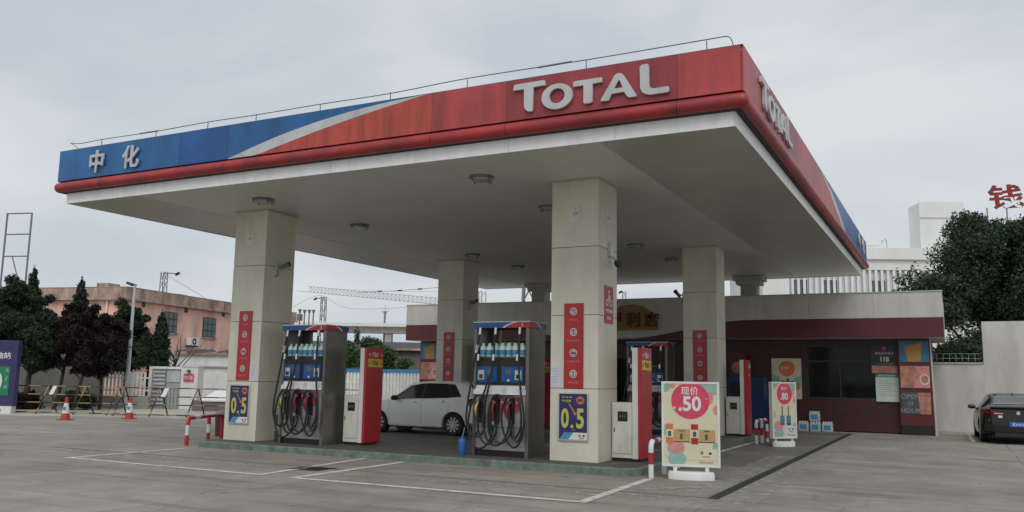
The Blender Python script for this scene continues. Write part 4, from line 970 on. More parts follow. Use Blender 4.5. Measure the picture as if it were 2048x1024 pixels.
# advertising pylons at both ends of the shop wall
def ad_pylon(name, label, x0, x1, mirror=False):
    t = thing(name, label, 'advertising pylon', (x0, KW-.32, 0), group='red advertising pylons on the shop wall')
    W_ = x1-x0; f = .05
    part('body', MB().prism([(0, .30), (W_+f, .30), (W_, 3.08), (0, 3.08)], 0, .30), 'kred2', t)
    part('plinth', MB().box(.02, W_+f-.02, .01, .30, 0, .298), 'black', t)
    part('edge_trim', MB().prism([(W_+f+.002, 0), (W_+f+.07, 0), (W_+.03, 3.08), (W_+.002, 3.08)], -.004, .30), 'kwhite', t)
    for k, (za, zb) in enumerate(((2.33, 3.0), (1.5, 2.2), (.66, 1.36))):
        s = part('picture_panel', MB().prism(rect(.05, W_-.04, za, zb), -.02, -.001), ['skyblue', 'pink', 'charcoal'][k], t)
        cz = (za+zb)/2; y = -.0205; cw = W_*.5
        if k == 0:
            part('print_shape', MB().prism([(cw-.17, za+.01), (cw+.19, za+.01), (cw+.24, zb-.03), (cw+.10, zb-.08), (cw-.27, zb-.17), (cw-.28, zb-.2)], y-.003, y), 'amber', s)
        elif k == 1:
            part('print_shape', MB().prism([(.055, za+.01), (cw-.05, za+.01), (cw, za+.2), (cw+.14, za+.42), (cw+.02, zb-.02), (.055, zb-.01)], y-.003, y), 'flesh', s)
            part('print_shape', MB().prism(circ(W_*.80, za+.27, W_*.15, .18, 24), y-.0045, y), 'pcream', s); part('print_shape', MB().prism(circ(W_*.80, za+.28, W_*.11, .13, 24), y-.006, y-.0047), 'flesh', s)
        else:
            part('print_shape', MB().prism([(cw+.12, za+.01), (W_-.045, za+.01), (W_-.045, zb-.01), (cw+.05, zb-.01)], y-.003, y), 'flesh', s)
            lettering(s, 'OPEN', .15, cw-.16, y-.002, zb-.14, 'grey', bold=.0, sx=1.05); lettering(s, '24', .12, cw-.16, y-.002, cz-.01, 'grey'); lettering(s, 'HOURS', .13, cw-.12, y-.002, za+.12, 'grey', sx=1.1)
    return t
px0 = onY(1799, 780, KW-.32).x; px1 = onY(1859, 690, KW-.32).x
ad_pylon('advertising_pylon', 'dark red advertising pylon with three picture panels at the right end of the shop', px0, px1)
pl0 = onY(841, 700, KW-.32).x
ad_pylon('advertising_pylon', 'dark red advertising pylon at the left end of the shop behind the hatchback', pl0, pl0+.93)
def flat_board(name, label, cat, u0, v0, u1, v1, m, y=KW-.012):
    a = onY(u0, v1, y); b = onY(u1, v0, y); t = thing(name, label, cat, (a.x, y, a.z)); w_, h_ = b.x-a.x, b.z-a.z
    part('panel', MB().box(0, w_, -.02, 0, 0, h_), m, t); return t, w_, h_
t, w_, h_ = flat_board('wall_poster', 'poster with an orange disc on the dark shop wall behind the small stand', 'poster', 1545, 717, 1602, 797, 'pcream')
shape(t, 'print_shape', circ(w_*.52, h_*.75, .27, .27), -.0205, 'orange'); lettering(t, '积分', .13, w_*.45, -.024, h_*.76, bold=.03)
shape(t, 'print_shape', [(0.01, h_*.3), (w_*.3, h_*.36), (w_*.25, h_*.55), (.01, h_*.6)], -.0205, 'teal'); shape(t, 'print_shape', [(w_*.75, h_*.3), (w_-.01, h_*.35), (w_-.01, h_*.6), (w_*.72, h_*.5)], -.0205, 'teal')
shape(t, 'print_shape', [(w_*.3, h_*.35), (w_*.75, h_*.35), (w_*.72, h_*.45), (w_*.6, h_*.43), (w_*.55, h_*.53), (w_*.48, h_*.43), (w_*.33, h_*.46)], -.0225, 'charcoal'); shape(t, 'print_shape', circ(w_*.84, h_*.31, .12), -.0235, 'flesh')
lettering(t, '油', .06, w_*.9, -.024, h_*.1, 'grey')
t, w_, h_ = flat_board('notice_board', 'black notice board with white number 118 beside the shop window', 'notice', 1743, 689, 1794, 747, 'frame', KW-.05)
lettering(t, '95118', .17, w_*.52, -.024, h_*.50, bold=.03, sx=.8) if 0 else lettering(t, '118', .17, w_*.52, -.024, h_*.50, bold=.03, sx=.85)
lettering(t, '便民服务电话', .09, w_*.5, -.024, h_*.70, 'prnt'); lettering(t, '二十四小时营业', .075, w_*.5, -.024, h_*.34, 'grey'); shape(t, 'emblem', circ(w_*.5, h_*.86, .07), -.021, 'crimson')
shape(t, 'red_panel', rect(.02, w_-.02, .02, h_*.27), -.021, 'flesh'); lettering(t, '热线', .12, w_*.6, -.026, h_*.14, 'crimson')
t, w_, h_ = flat_board('service_notice', 'white notice with a green heading beside the shop window', 'notice', 1753, 748, 1797, 803, mat('notice_pale_green', (.50, .58, .53), .5), KW-.06)
shape(t, 'heading', rect(0, w_, h_*.87, h_), -.0205, 'green'); lettering(t, '服务公约承诺书', .07, w_/2, -.025, h_*.935, 'prnt')
for i in range(9): part('print_line', MB().box(w_*.08, w_*random.uniform(.5, .93), -.023, -.0205, h_*(.78-.07*i), h_*(.78-.07*i)+.012), 'grey', t)
# blue vending cabinet in the shade
a = onY(1455, 800, 30.3).x; b = onY(1528, 800, 30.3).x
t = thing('blue_cabinet', 'blue vending cabinet in the shade behind the rear payment totem', 'vending machine', (a, 30.3, 0))
part('body', MB().box(0, b-a, 0, .7, 0, 1.78), 'navyblue', t, bevel=.02); part('screen', MB().box(.12, (b-a)*.55, -.012, -.001, .95, 1.6), 'black', t); part('door', MB().box((b-a)*.62, b-a-.04, -.008, -.001, .15, 1.6), 'navyblue', t)
# red shelf display between column and totem
a = onY(1457, 700, 31.0).x
t = thing('red_display', 'dim red promotional display standing by the shop door', 'display', (a, 31.0, 0))
part('board', MB().box(0, .62, 0, .06, 0, 2.6), 'kred2', t); part('stand', MB().box(-.03, .65, -.03, .12, 0, .08), 'black', t); shape(t, 'print_shape', circ(.3, 2.1, .2), -.001, 'flesh')
# water packs
def make_pack(label):
    t = thing('bottle_pack', label, 'water bottles', group='shrink wrapped water packs by the shop wall')
    part('wrap', MB().box(0, .34, 0, .24, 0, .29), mat('pack_wrap', (.45, .52, .55), .25), t, bevel=.02)
    for i in range(4):
        part('bottle_cap', MB().lathe([(.025, .29), (.02, .33)], 8, (.045+i*.083, .06, 0)), 'white', t); part('bottle_cap', MB().lathe([(.025, .29), (.02, .33)], 8, (.045+i*.083, .18, 0)), 'white', t)
    shape(t, 'label', rect(.06, .28, .06, .22), -.0005, 'labelblue')
    return t
wp = gp(1600, 862); y = 30.75
k0 = make_pack('water pack at the left end of the stack by the shop wall'); X0 = onY(1596, 850, y).x; k0.location = (X0, y, 0)
copy_tree(k0, (X0+.38, y-.02, 0), label='water pack in the middle of the bottom row by the shop wall')
copy_tree(k0, (X0+.76, y, 0), label='water pack at the right end of the stack by the shop wall')
copy_tree(k0, (X0+.36, y+.02, .335), label='water pack on top of the stack by the shop wall')

# ================================================================== RIGHT WALL, TREE, BUILDING
WY = 34.3
rw = thing('boundary_wall', 'white rendered boundary wall right of the shop, stepping up to the right', 'wall', (-.8, WY, 0))
xr = onY(1966, 700, WY).x+.8; zl = onY(1900, 728, WY).z; zh = onY(1966, 643, WY).z
part('low_wall', MB().box(-.6, xr-.002, 0, .25, 0, zl), 'wall', rw); part('high_wall', MB().box(xr, xr+12, 0, .3, 0, zh), 'wall', rw)
part('coping', MB().box(-.6, xr-.02, -.03, .28, zl+.001, zl+.06), 'conc', rw)
fence_r = thing('wire_fence', 'thin wire fence above the low white wall under the tree', 'fence', (-.8, WY+.1, zl+.1))
for i in range(9): part('post', MB().tube([(i*.2-.1, 0, 0), (i*.2-.1, 0, .24)], .006, 5), 'galv', fence_r)
for z in (.1, .26): part('wire', MB().tube([(-.5, 0, z), (xr-.05, 0, z)], .004, 5), 'galv', fence_r)

def leaves(name, lobes, n, size, m, parent, seed=1, gap=.0, freq=.8, flat=1., shell=.45, loc=(0, 0, 0)):
    r = np.random.default_rng(seed); L_ = np.array([(*c, *(rr if isinstance(rr, tuple) else (rr, rr, rr))) for c, rr in lobes], float)
    wt = (L_[:, 3]*L_[:, 4]*L_[:, 5])**(2/3); idx = r.choice(len(L_), n, p=wt/wt.sum())
    d = r.normal(size=(n, 3)); d /= np.linalg.norm(d, axis=1)[:, None]
    rad = 1-shell*r.random(n)**1.6+r.normal(size=n)*.11
    P = L_[idx, :3]+d*rad[:, None]*L_[idx, 3:6]
    if gap:
        keep = np.array([noise.noise(Vector(p)*freq+Vector((seed, 0, 0)))+.35*noise.noise(Vector(p)*freq*2.7) > -gap for p in P]); P = P[keep]; d = d[keep]
    n = len(P); s = size*(.6+.8*r.random(n))[:, None]
    nrm = r.normal(size=(n, 3))*.9+d*.6; nrm /= np.linalg.norm(nrm, axis=1)[:, None]
    a = np.cross(nrm, r.normal(size=(n, 3))); a /= np.linalg.norm(a, axis=1)[:, None]; b = np.cross(nrm, a)
    V = np.stack([P-a*s, P-b*s*.5, P+a*s, P+b*s*.5], 1).reshape(-1, 3)
    me = bpy.data.meshes.new(name); me.vertices.add(n*4); me.vertices.foreach_set('co', V.ravel().astype(np.float32))
    me.loops.add(n*4); me.loops.foreach_set('vertex_index', np.arange(n*4, dtype=np.int32)); me.polygons.add(n)
    me.polygons.foreach_set('loop_start', np.arange(0, n*4, 4, dtype=np.int32)); me.polygons.foreach_set('loop_total', np.full(n, 4, np.int32)); me.update(); me.validate()
    me.materials.append(M[m]); return part(name, me, parent=parent, loc=loc)
def blobs(c, rx, rz_, k, r0, r1, seed):      # random sub-lobes inside an ellipsoid
    r = random.Random(seed); o = []
    for i in range(k):
        while True:
            x, y, z = [r.uniform(-1, 1) for _ in range(3)]
            if x*x+y*y+z*z < 1: break
        q = r.uniform(r0, r1); o.append(((c[0]+x*rx, c[1]+y*rx, c[2]+z*rz_), (q, q, q*.8)))
    return o
def trunk(parent, h, r, limbs=5, spread=1.5, lean=(0, 0), seed=0, base=0):
    q = random.Random(seed)
    pts = [(0, 0, base)]+[(lean[0]*k/4+q.uniform(-.05, .05), lean[1]*k/4+q.uniform(-.05, .05), base+(h-base)*k/4) for k in range(1, 5)]
    o = part('trunk', MB().tube(bez(pts, 4), [r*(1-.55*i/16) for i in range(17)], 9), 'bark', parent, smooth=True)
    for k in range(limbs):
        a = 2*PI*k/limbs+q.uniform(-.4, .4); z0 = base+(h-base)*q.uniform(.5, .95); s = q.uniform(.7, 1.2)*spread
        p0 = Vector((lean[0]*z0/h, lean[1]*z0/h, z0)); p2 = p0+Vector((s*math.cos(a), s*math.sin(a), s*q.uniform(.7, 1.2)))
        pm = (p0+p2)/2+Vector((0, 0, -.12*s)); l = bez([p0, pm, p2], 4)
        part('limb', MB().tube(l, [r*.45*(1-.75*i/(len(l)-1)) for i in range(len(l))], 6), 'bark', o, smooth=True)
    return o
# big tree behind the wall
tp = gd(2015, 43.0)
bt = thing('camphor_tree', 'large dark green broadleaf tree behind the white wall at the right edge', 'tree', tuple(tp), math.atan2(c_r.y, c_r.x))
trunk(bt, 4.2, .3, 7, 2.6, seed=3)
ztop = hgt(1990, 428, 43)
lob = blobs((1.0, 0, 6.7), 3.6, 3.0, 46, .9, 1.4, 11)+blobs((-3.6, -.2, 5.8), 1.5, 1.9, 18, .6, 1.0, 12)+blobs((-5.0, -.2, 4.9), .9, 1.2, 10, .45, .75, 17)+blobs((-.3, 0, 9.6), 1.9, .8, 14, .6, .95, 13)+blobs((2.2, 0, 9.6), 1.6, .9, 10, .6, 1.0, 23)+blobs((4.5, 0, 6.8), 3, 2.9, 22, .9, 1.5, 14)+blobs((-1.6, -.3, 3.4), 2.4, 1.0, 14, .5, .9, 15)+blobs((-4.6, 0, 4.6), .6, .5, 5, .4, .6, 16)
leaves('crown', lob, 190000, .08, 'leaf', bt, 4, gap=.34, freq=.75, shell=.7)
# hedge-like shrub mass low behind the wall
sh = thing('shrub', 'dark shrub between the shop and the tree behind the low white wall', 'shrub', tuple(gd(1925, 40)))
trunk(sh, 1.4, .08, 4, .8, seed=8); leaves('crown', blobs((0, 0, 2.2), 1.3, 1.1, 12, .5, .8, 31), 12000, .08, 'leafd', sh, 9, gap=.2, shell=.7)

# white building behind
def wallthing(name, label, cat, u, d, rz): return thing(name, label, cat, tuple(gd(u, d)), rz)
D = 75.; k = D/FPX
wb = wallthing('office_building', 'pale multi storey building with vertical fins rising behind the shop and tree', 'building', 1530, D, math.atan2(c_r.y, c_r.x)-.045)
mX = lambda u: (u-1530)*k
zz_ = lambda v, u=1700: hgt(u, v, D)
zt0, z1_, z2_, z3_ = zz_(491), zz_(515), zz_(536), zz_(558)
part('wall', MB().box(0, 30, .3, 14, 0, z1_), 'bwhite', wb); part('parapet', MB().box(-.2, 30.2, -.25, 14, z1_+.01, zt0), 'bwhite', wb); part('band', MB().box(0, 30, .0, .29, z2_, z1_), 'bwhite', wb)
x0 = mX(1590)
part('plain_wall', MB().box(0, x0-.3, .0, .29, 0, z2_-.01), 'bwhite', wb); part('recess', MB().box(x0-.29, 30, .24, .295, 0, z2_-.01), 'bgroove', wb)
fin = MB().box(-.11, .11, 0, .23, 0, z2_-.02).mesh('fin', 'bwhite')
for i in range(42): part('fin', fin, parent=wb, loc=(x0+i*.52, 0, 0))
wi = 0
for u0, u1 in ((1592, 1620), (1650, 1680), (1745, 1776), (1830, 1860)):
    for fl in range(3):
        f = part('window', MB().box(mX(u0), mX(u1), .15, .235, z3_-2.2-fl*3.6, z3_-fl*3.6), 'frame', wb)
        w3 = (mX(u1)-mX(u0))/3
        for q in range(3): part('pane', MB().box(mX(u0)+w3*q+.06, mX(u0)+w3*(q+1)-.06, .13, .149, z3_-2.12-fl*3.6, z3_-.08-fl*3.6), mat('blue_glass', (.08, .12, .18), .1) if q == 0 and fl == 0 else bpy.data.materials['blue_glass'], f)
# stair tower on the roof
tx0, tx1 = mX(1830)+2.1, mX(1947)+.75
zt_, zr_ = hgt(1880, 399, D+3), zt0
tw = part('stair_tower', MB().box(tx0, tx1+.2, 3, 5.4, zr_-.5, zt_), 'bwhite', wb)
part('tower_band', MB().box(tx0-.05, tx1+.25, 2.9, 2.99, hgt(1880, 430, D+3), zt_+.05), 'bwhite', tw)
for i in range(6): part('slit', MB().box(tx0+2.4+i*.42, tx0+2.55+i*.42, 2.93, 2.99, hgt(1880, 475, D+3), hgt(1880, 431, D+3)), 'bgroove', tw)
part('roof_pipe', MB().tube(bez([(mX(1735), .6, zt0), (mX(1735), .6, zt0+.25), (mX(1772), .6, zt0+.35), (mX(1778), .6, zt0+.8), (mX(1785), .6, zt0+.8), (mX(1787), .6, zt0)], 4), .05, 6), 'galv', wb)
# roof letter
sgn = wallthing('roof_character_sign', 'large dark red brushed Chinese character on the roof behind the big tree', 'sign', 2017, D-3, math.atan2(c_r.y, c_r.x))
o = lettering(sgn, '钱', 2.1, .75, 0, hgt(2015, 382, D-3), 'sred', bold=.02, thick=.15, sx=1.4, name='letter'); o.rotation_euler = (0, R(-4), 0)
for x in (-.8, .9): part('support', MB().tube([(x, .2, 0), (x, .2, hgt(2015, 405, D-3))], .06, 6), 'farsteel', sgn)

# ================================================================== LEFT BACKGROUND
# pink two storey building
dv = Vector((-.213, .977, 0)).normalized(); pc = gd(240, 60.)
zr = hgt(240, 572, 60.)
pk = thing('pink_building', 'weathered pink two storey building with stained cornice behind the trees', 'building', tuple(pc), math.atan2(dv.y, dv.x))
# local x runs along the long facade (away), local -y ... facade faces local -y => camera right side
Lf = 24
part('wall', MB().box(0, Lf, 0, 11, 0, zr-.9), 'pinkwall', pk)
part('cornice', MB().box(-.35, Lf, -.35, 11.2, zr-.89, zr-.75).box(-.2, Lf, -.2, 11, zr-.74, zr), 'pinkcor', pk)
part('roof', MB().box(-.22, Lf, -.22, 11.02, zr+.001, zr+.05), 'pinkcor', pk)
inv = Matrix.Rotation(-math.atan2(dv.y, dv.x), 3, 'Z')
def onfac(u, v):
    r = inv @ ray(u, v); o_ = inv @ (O-Vector(pc)); t_ = -o_.y/r.y; q = o_+r*t_; return q.x, q.z
for (u0, v0, u1, v1) in ((327, 622, 354, 668), (405, 633, 431, 677), (243, 612, 268, 660)):
    xa, za = onfac(u0, (v0+v1)/2); xb, _ = onfac(u1, (v0+v1)/2); zt_ = onfac((u0+u1)/2, v0+2)[1]; zb_ = onfac((u0+u1)/2, v1-2)[1]
    f = part('window', MB().box(xa, xb, -.04, -.002, zb_, zt_), 'frame', pk); nx = 3
    for i in range(nx):
        for j in range(3):
            part('pane', MB().box(xa+(xb-xa)*i/nx+.05, xa+(xb-xa)*(i+1)/nx-.05, -.06, -.041, zb_+(zt_-zb_)*j/3+.05, zb_+(zt_-zb_)*(j+1)/3-.05), 'lcd', f)
    part('sill', MB().box(xa-.1, xb+.1, -.12, -.041, zb_-.1, zb_), 'pinkcor', f)
for u0, v0, u1, v1 in ((283, 603, 291, 614), (368, 614, 376, 625), (443, 623, 450, 633)):
    xa, za = onfac(u0, v1); xb, zb_ = onfac(u1, v0); part('vent', MB().box(xa, xb, -.02, -.002, za, max(zb_, za+.35)), 'frame', pk)
for u_ in (224, 400): xa, _ = onfac(u_, 590) if u_ > 242 else (0.5, 0); part('roof_box', MB().box(xa, xa+1.2, 2, 3, zr+.05, zr+.4), 'pinkcor', pk)
xa, za = onfac(208, 600)
part('downpipe', MB().tube([(-.1, 1.5, zr-.9), (-.1, 1.5, 0)], .07, 6), 'bwhite', pk)
xa, za = onfac(378, 683)
ac = thing('air_conditioner', 'white air conditioner unit on the wall of the pink building', 'air conditioner', tuple(Vector(pc)+dv*xa), math.atan2(dv.y, dv.x))
part('case', MB().box(-.55, .55, -.55, -.12, za-.32, za+.32), 'white', ac, bevel=.02); part('fan_grille', MB().prism(circ(-.1, za, .25, .25), -.57, -.552, [circ(-.1, za, .12, .12)]), 'dark', ac)
for s in (-.4, .4): part('bracket', MB().box(s-.03, s+.03, -.55, -.002, za-.42, za-.33), 'dark', ac)
# pole mast on the pink roof
def lattice(name, label, u, vtop, vbot, d, w_=.5, m='farsteel', cat='mast', base=0, arm=None):
    p = gd(u, d); zt_ = hgt(u, vtop, d); t = thing(name, label, cat, tuple(p), .3)
    s = w_/2
    for a, b in ((-s, -s), (s, -s), (s, s), (-s, s)): part('post', MB().tube([(a, b, base), (a*.7, b*.7, zt_)], w_*.07, 5), m, t)
    nseg = max(3, int((zt_-base)/w_/1.3)); mb = MB()
    for i in range(nseg):
        z0, z1 = base+(zt_-base)*i/nseg, base+(zt_-base)*(i+1)/nseg; f = 1-.3*i/nseg
        for c, e in (((-s, -s), (s, -s)), ((s, -s), (s, s)), ((s, s), (-s, s)), ((-s, s), (-s, -s))):
            if i % 2: c, e = e, c
            mb.tube([(c[0]*f, c[1]*f, z0), (e[0]*f, e[1]*f, z1)], w_*.045, 4)
    part('bracing', mb, m, t)
    if arm: part('arm', MB().tube([(0, 0, zt_-.1), (arm[0], 0, zt_+arm[1])], .06, 5), m, t); part('insulator', MB().tube([(arm[0]-.15, 0, zt_+arm[1]-.1), (arm[0]+.25, 0, zt_+arm[1]+.1)], .14, 6), 'dark', t)
    return t
lattice('lattice_mast', 'steel lattice mast above the roof of the pink building', 313, 540, 575, 85, .65, arm=(1.4, -.2))
lattice('lattice_mast', 'steel lattice mast standing behind the first dispenser', 640, 591, 645, 110, .75, arm=(-1.2, -.3))
lattice('lattice_mast', 'steel lattice mast in the gap between the shop roof and the canopy', 1056, 560, 603, 95, 1.7)
lattice('lattice_mast', 'small lattice mast above the shop roof right of the front right column', 1249, 580, 600, 100, .55, arm=(-.5, -.1))
# street lamp
lp = gd(255, 37.5); zt_ = hgt(271, 567, 37.5)
t = thing('street_lamp', 'slim grey street lamp leaning over the picket fence', 'street lamp', tuple(lp), math.atan2(c_r.y, c_r.x))
part('pole', MB().tube([(0, 0, 0), (0, 0, zt_)], [.10, .055], 10), 'galv', t, smooth=True); part('lamp_head', MB().tube([(.08, 0, zt_-.02), (-.1, 0, zt_+.0), (-.38, 0, zt_+.10)], [.03, .07, .05], 8), 'dark', t, smooth=True)
part('base_plate', MB().box(-.18, .18, -.18, .18, 0, .03), 'galv', t); 
# boundary wall (grey, tall) left part and low plinth with pickets
wr = math.atan2(c_r.y, c_r.x)
def seg_wall(name, label, u0, u1, d0, d1, z0, z1, m, th=.2, cat='wall'):
    a, b = gd(u0, d0), gd(u1, d1); t = thing(name, label, cat, tuple(a), math.atan2(b.y-a.y, b.x-a.x)); ln = (b-a).length
    part('wall_body', MB().box(0, ln, 0, th, z0, z1), m, t); part('coping', MB().box(-.02, ln+.02, -.03, th+.03, z1+.001, z1+.06), m, t); return t, ln
seg_wall('grey_wall', 'tall grey boundary wall behind the purple leaved trees', -80, 205, 38.6, 38.6, 0, 2.35, 'wallg')
def pickets(label, u0, u1, d, z0, z1, sp=.145, w_=.085, base=None, bm='wall'):
    a, b = gd(u0, d), gd(u1, d); t = thing('picket_fence', label, 'picket fence', tuple(a), math.atan2(b.y-a.y, b.x-a.x), 'white picket fences'); ln = (b-a).length
    if base: part('plinth', MB().box(0, ln, 0, .2, 0, base), bm, t)
    me = MB().prism([(0, z0), (w_, z0), (w_, z1-.05), (w_/2, z1), (0, z1-.05)], -.02, 0).mesh('picket', 'picket')
    for i in range(int(ln/sp)): part('picket', me, parent=t, loc=(i*sp, random.uniform(-.004, .004), random.uniform(-.008, .008)))
    for f in (.2, .72): part('rail', MB().box(0, ln, .002, .04, z0+(z1-z0)*f, z0+(z1-z0)*f+.06), 'picket', t)
    return t
pickets('white picket fence on a low plinth left of the grey gate', 205, 300, 37.8, .56, hgt(250, 743, 37.8), sp=.165, w_=.10, base=.55, bm='wallg')
pickets('white picket fence right of the white gate pillar', 396, 560, 41, .3, hgt(420, 746, 41), sp=.17, w_=.08, base=.3, bm='wallg')
pickets('white picket fence beyond the hatchback left of the shop', 560, 860, 40, 0.05, hgt(760, 745, 40), sp=.155, w_=.115)
# gate
dg_ = 38.3
gt = wallthing('louvred_gate', 'grey louvred gate in a white frame beside the gate pillar', 'gate', 297, dg_, wr); k_ = dg_/FPX
gx = lambda u: (u-297)*k_
gz = lambda v: hgt(330, v, dg_)
part('frame_post', MB().box(0, gx(303), 0, .15, 0, gz(733)), 'white', gt); part('lintel', MB().box(gx(303)+.002, gx(362), 0, .15, gz(738), gz(733)), 'white', gt)
part('gate_leaf', MB().box(gx(303)+.01, gx(361), .08, .11, .05, gz(738)-.01), 'louvre', gt)
for i in range(9):
    z = gz(741)-i*.175; part('louvre_slat', MB().add([(gx(305), .02, z-.10), (gx(329), .02, z-.10), (gx(329), .075, z), (gx(305), .075, z)], [(0, 1, 2, 3)]), 'louvre', gt)
part('glazed_panel', MB().box(gx(332), gx(359), .05, .079, gz(764), gz(741)), 'fwhite', gt); part('mullion', MB().box(gx(329), gx(332), .03, .079, .05, gz(738)-.02), 'farsteel', gt)
for i in range(8): part('gate_bar', MB().box(gx(306)+i*.155, gx(306)+i*.155+.03, .05, .079, .08, gz(775)), 'farsteel', gt)
gpil = wallthing('gate_pillar', 'white gate pillar with a small red sign', 'pillar', 361, dg_, wr); k2 = lambda u: (u-361)*k_
part('pillar_body', MB().box(.01, k2(395), 0, .7, 0, gz(733)), 'white', gpil); part('pillar_cap', MB().box(0, k2(396), -.03, .73, gz(733)+.001, gz(731)), 'white', gpil)
sgp = wallthing('gate_sign', 'small dark red sign with two white characters on the gate pillar', 'sign', 367, dg_-.03, wr)
part('board', MB().box(0, 20*k_, -.02, 0, gz(762), gz(747)), 'crimson', sgp); lettering(sgp, '中海', .2, 10*k_, -.025, gz(754.5), bold=.0, sx=.95)
t = wallthing('wall_lamp', 'small dark lamp on the gate pillar above the red sign', 'lamp', 377, dg_-.03, wr); part('shade', MB().lathe([(.02, .06), (.09, .0), (.1, -.04)], 10, (0, -.06, gz(741)), 'z'), 'dark', t)
# low white outbuilding with debris on the roof
lb_ = wallthing('low_outbuilding', 'low white outbuilding with debris along its flat roof in front of the pink building', 'building', 333, 47, wr); k3 = 47/FPX
lz = lambda v: hgt(400, v, 47)
part('wall', MB().box(0, 8.5, 0, 4, 0, lz(710)), 'white', lb_); part('ledge', MB().box(.6, 8.5, -.12, -.002, lz(734), lz(731)), 'conc', lb_); part('roof_slab', MB().box(-.1, 8.6, -.15, 4, lz(710)+.001, lz(707)), 'pinkcor', lb_)
rq = random.Random(5)
for i in range(14): x = rq.uniform(.2, 5.5); part('roof_debris', MB().add([(x, -.2, lz(706)), (x+rq.uniform(.5, 1.1), -.25, lz(706)+rq.uniform(0, .1)), (x+.6, .4, lz(706)+.25), (x-.1, .3, lz(706)+.12)], [(0, 1, 2, 3)]), 'dark', lb_)
# white sheet and dark base behind the barrier
t = wallthing('covered_stack', 'low dark stack under a bright white sheet by the gate pillar', 'stack', 396, 36.5, wr); kk = 36.5/FPX
part('stack', MB().box(-.2, 3.2, 0, .8, 0, hgt(420, 801, 36.5)), 'shed', t); part('white_sheet', MB().add([(.15, -.05, hgt(420, 800, 36.5)), (3.2, -.05, hgt(420, 800, 36.5)), (3.2, .8, hgt(420, 782, 36.5)), (.5, .8, hgt(420, 782, 36.5)), (.15, -.05, hgt(420, 798, 36.5)-.1), (3.2, -.05, hgt(420, 798, 36.5)-.1)], [(0, 1, 2, 3), (0, 4, 5, 1)]), 'prnt', t)

# trees on the left
def tree(name, label, u, d, vtop, r_, m, n, seed, kind='round', lean=(0, 0), zlow=1.2, size=.062, tr=.14, gap=.2):
    n = int(n*2.1); zlow = zlow*.75
    p = gd(u, d); zt_ = hgt(u, vtop, d); t = thing(name, label, 'tree', tuple(p)); h = zt_
    if kind == 'round':
        trunk(t, h*.55, tr, 5, r_*.8, lean, seed, 0); zc_ = (zlow+h)/2
        lob = blobs((lean[0], lean[1], zc_), r_*.62, (h-zlow)/2*.72, 34, r_*.18, r_*.42, seed)+blobs((lean[0], lean[1], (zc_+h)/2+.1), r_*.5, (h-zlow)*.22, 10, r_*.12, r_*.22, seed+100)
    elif kind == 'col':
        trunk(t, h*.7, tr*.6, 0, .3, lean, seed); lob = []
        for i in range(24):
            f = i/23; rr = r_*min(1, (1-f)**.5*1.15)*(.85+.15*math.sin(i*2.1)); a = i*2.4; lob.append(((rr*.2*math.cos(a), rr*.2*math.sin(a), zlow+(h-zlow)*f-.1), (rr*.8+.05, rr*.8+.05, (h-zlow)/14)))
    else:      # conical
        trunk(t, h*.8, tr, 3, .5, lean, seed); lob = []
        for i in range(26):
            f = i/25; rr = r_*(1-f)**.75*(.85+.3*random.Random(seed*31+i).random())+.03; a = i*2.4; lob.append(((rr*.25*math.cos(a), rr*.25*math.sin(a), zlow+(h-zlow)*f-.1), (rr*.85, rr*.85, (h-zlow)/20)))
    leaves('crown', lob, n, size, m, t, seed, gap=gap if kind == 'round' else 0, freq=1.1, shell=.7); return t
tree('broadleaf_tree', 'dense dark green tree at the far left above the purple sign', -5, 36, 548, 1.9, 'leafd', 30000, 21, zlow=1.9, gap=.3)
tree('conifer_tree', 'pointed dark conifer at the left, poking above the green tree', 48, 40, 530, 1.0, 'leafc', 15000, 22, 'cone', zlow=2.4)
tree('broadleaf_tree', 'dark green tree beside the purple sign, left of the purple trees', 46, 35.5, 585, 1.3, 'leafd', 22000, 23, zlow=1.5, lean=(.3, .3), gap=.3)
tree('plum_tree', 'purple leaved plum tree nearest the purple sign, left of the pointed conifer', 112, 36, 585, 1.1, 'leafp', 20000, 24, lean=(.4, .2), zlow=1.6, tr=.09, gap=.25)
tree('conifer_tree', 'tall pointed conifer rising between the purple trees', 147, 40, 553, 1.0, 'leafc', 15000, 25, 'cone', zlow=2.2)
tree('plum_tree', 'purple leaved plum tree in front of the pointed conifer', 150, 35.5, 612, 1.35, 'leafp', 24000, 26, lean=(.5, .2), zlow=1.45, tr=.09, gap=.25)
tree('plum_tree', 'purple leaved plum tree left of the street lamp', 203, 36.5, 618, 1.15, 'leafp', 18000, 27, zlow=1.25, tr=.08, gap=.25)
tree('broadleaf_tree', 'dark green tree behind the street lamp', 250, 41, 598, 1.7, 'leafd', 26000, 28, zlow=1.2, gap=.3)
tree('cypress_tree', 'narrow dark cypress right of the street lamp', 315, 41, 628, .62, 'leafc', 16000, 29, 'col', zlow=.3, size=.08)
# bare tree
p = gd(338, 42.5); t = thing('bare_tree', 'leafless slender tree in front of the pink building beside the cypress', 'tree', tuple(p), wr)
tk = part('trunk', MB().tube(bez([(0, 0, 0), (.1, 0, 1.5), (.3, 0, 2.3)], 5), .06, 7), 'bark', t); rq = random.Random(9)
for i in range(14):
    a = rq.uniform(-1.2, 1.3); s = rq.uniform(.8, 2.0); z0 = rq.uniform(1.3, 2.4)
    part('limb', MB().tube(bez([(.2, 0, z0), (.2+a*s*.4, rq.uniform(-.3, .3), z0+s*.5), (.2+a*s*.8, rq.uniform(-.5, .5), z0+s)], 3), [.03, .026, .022, .018, .015, .012, .008], 5), 'bark', tk)
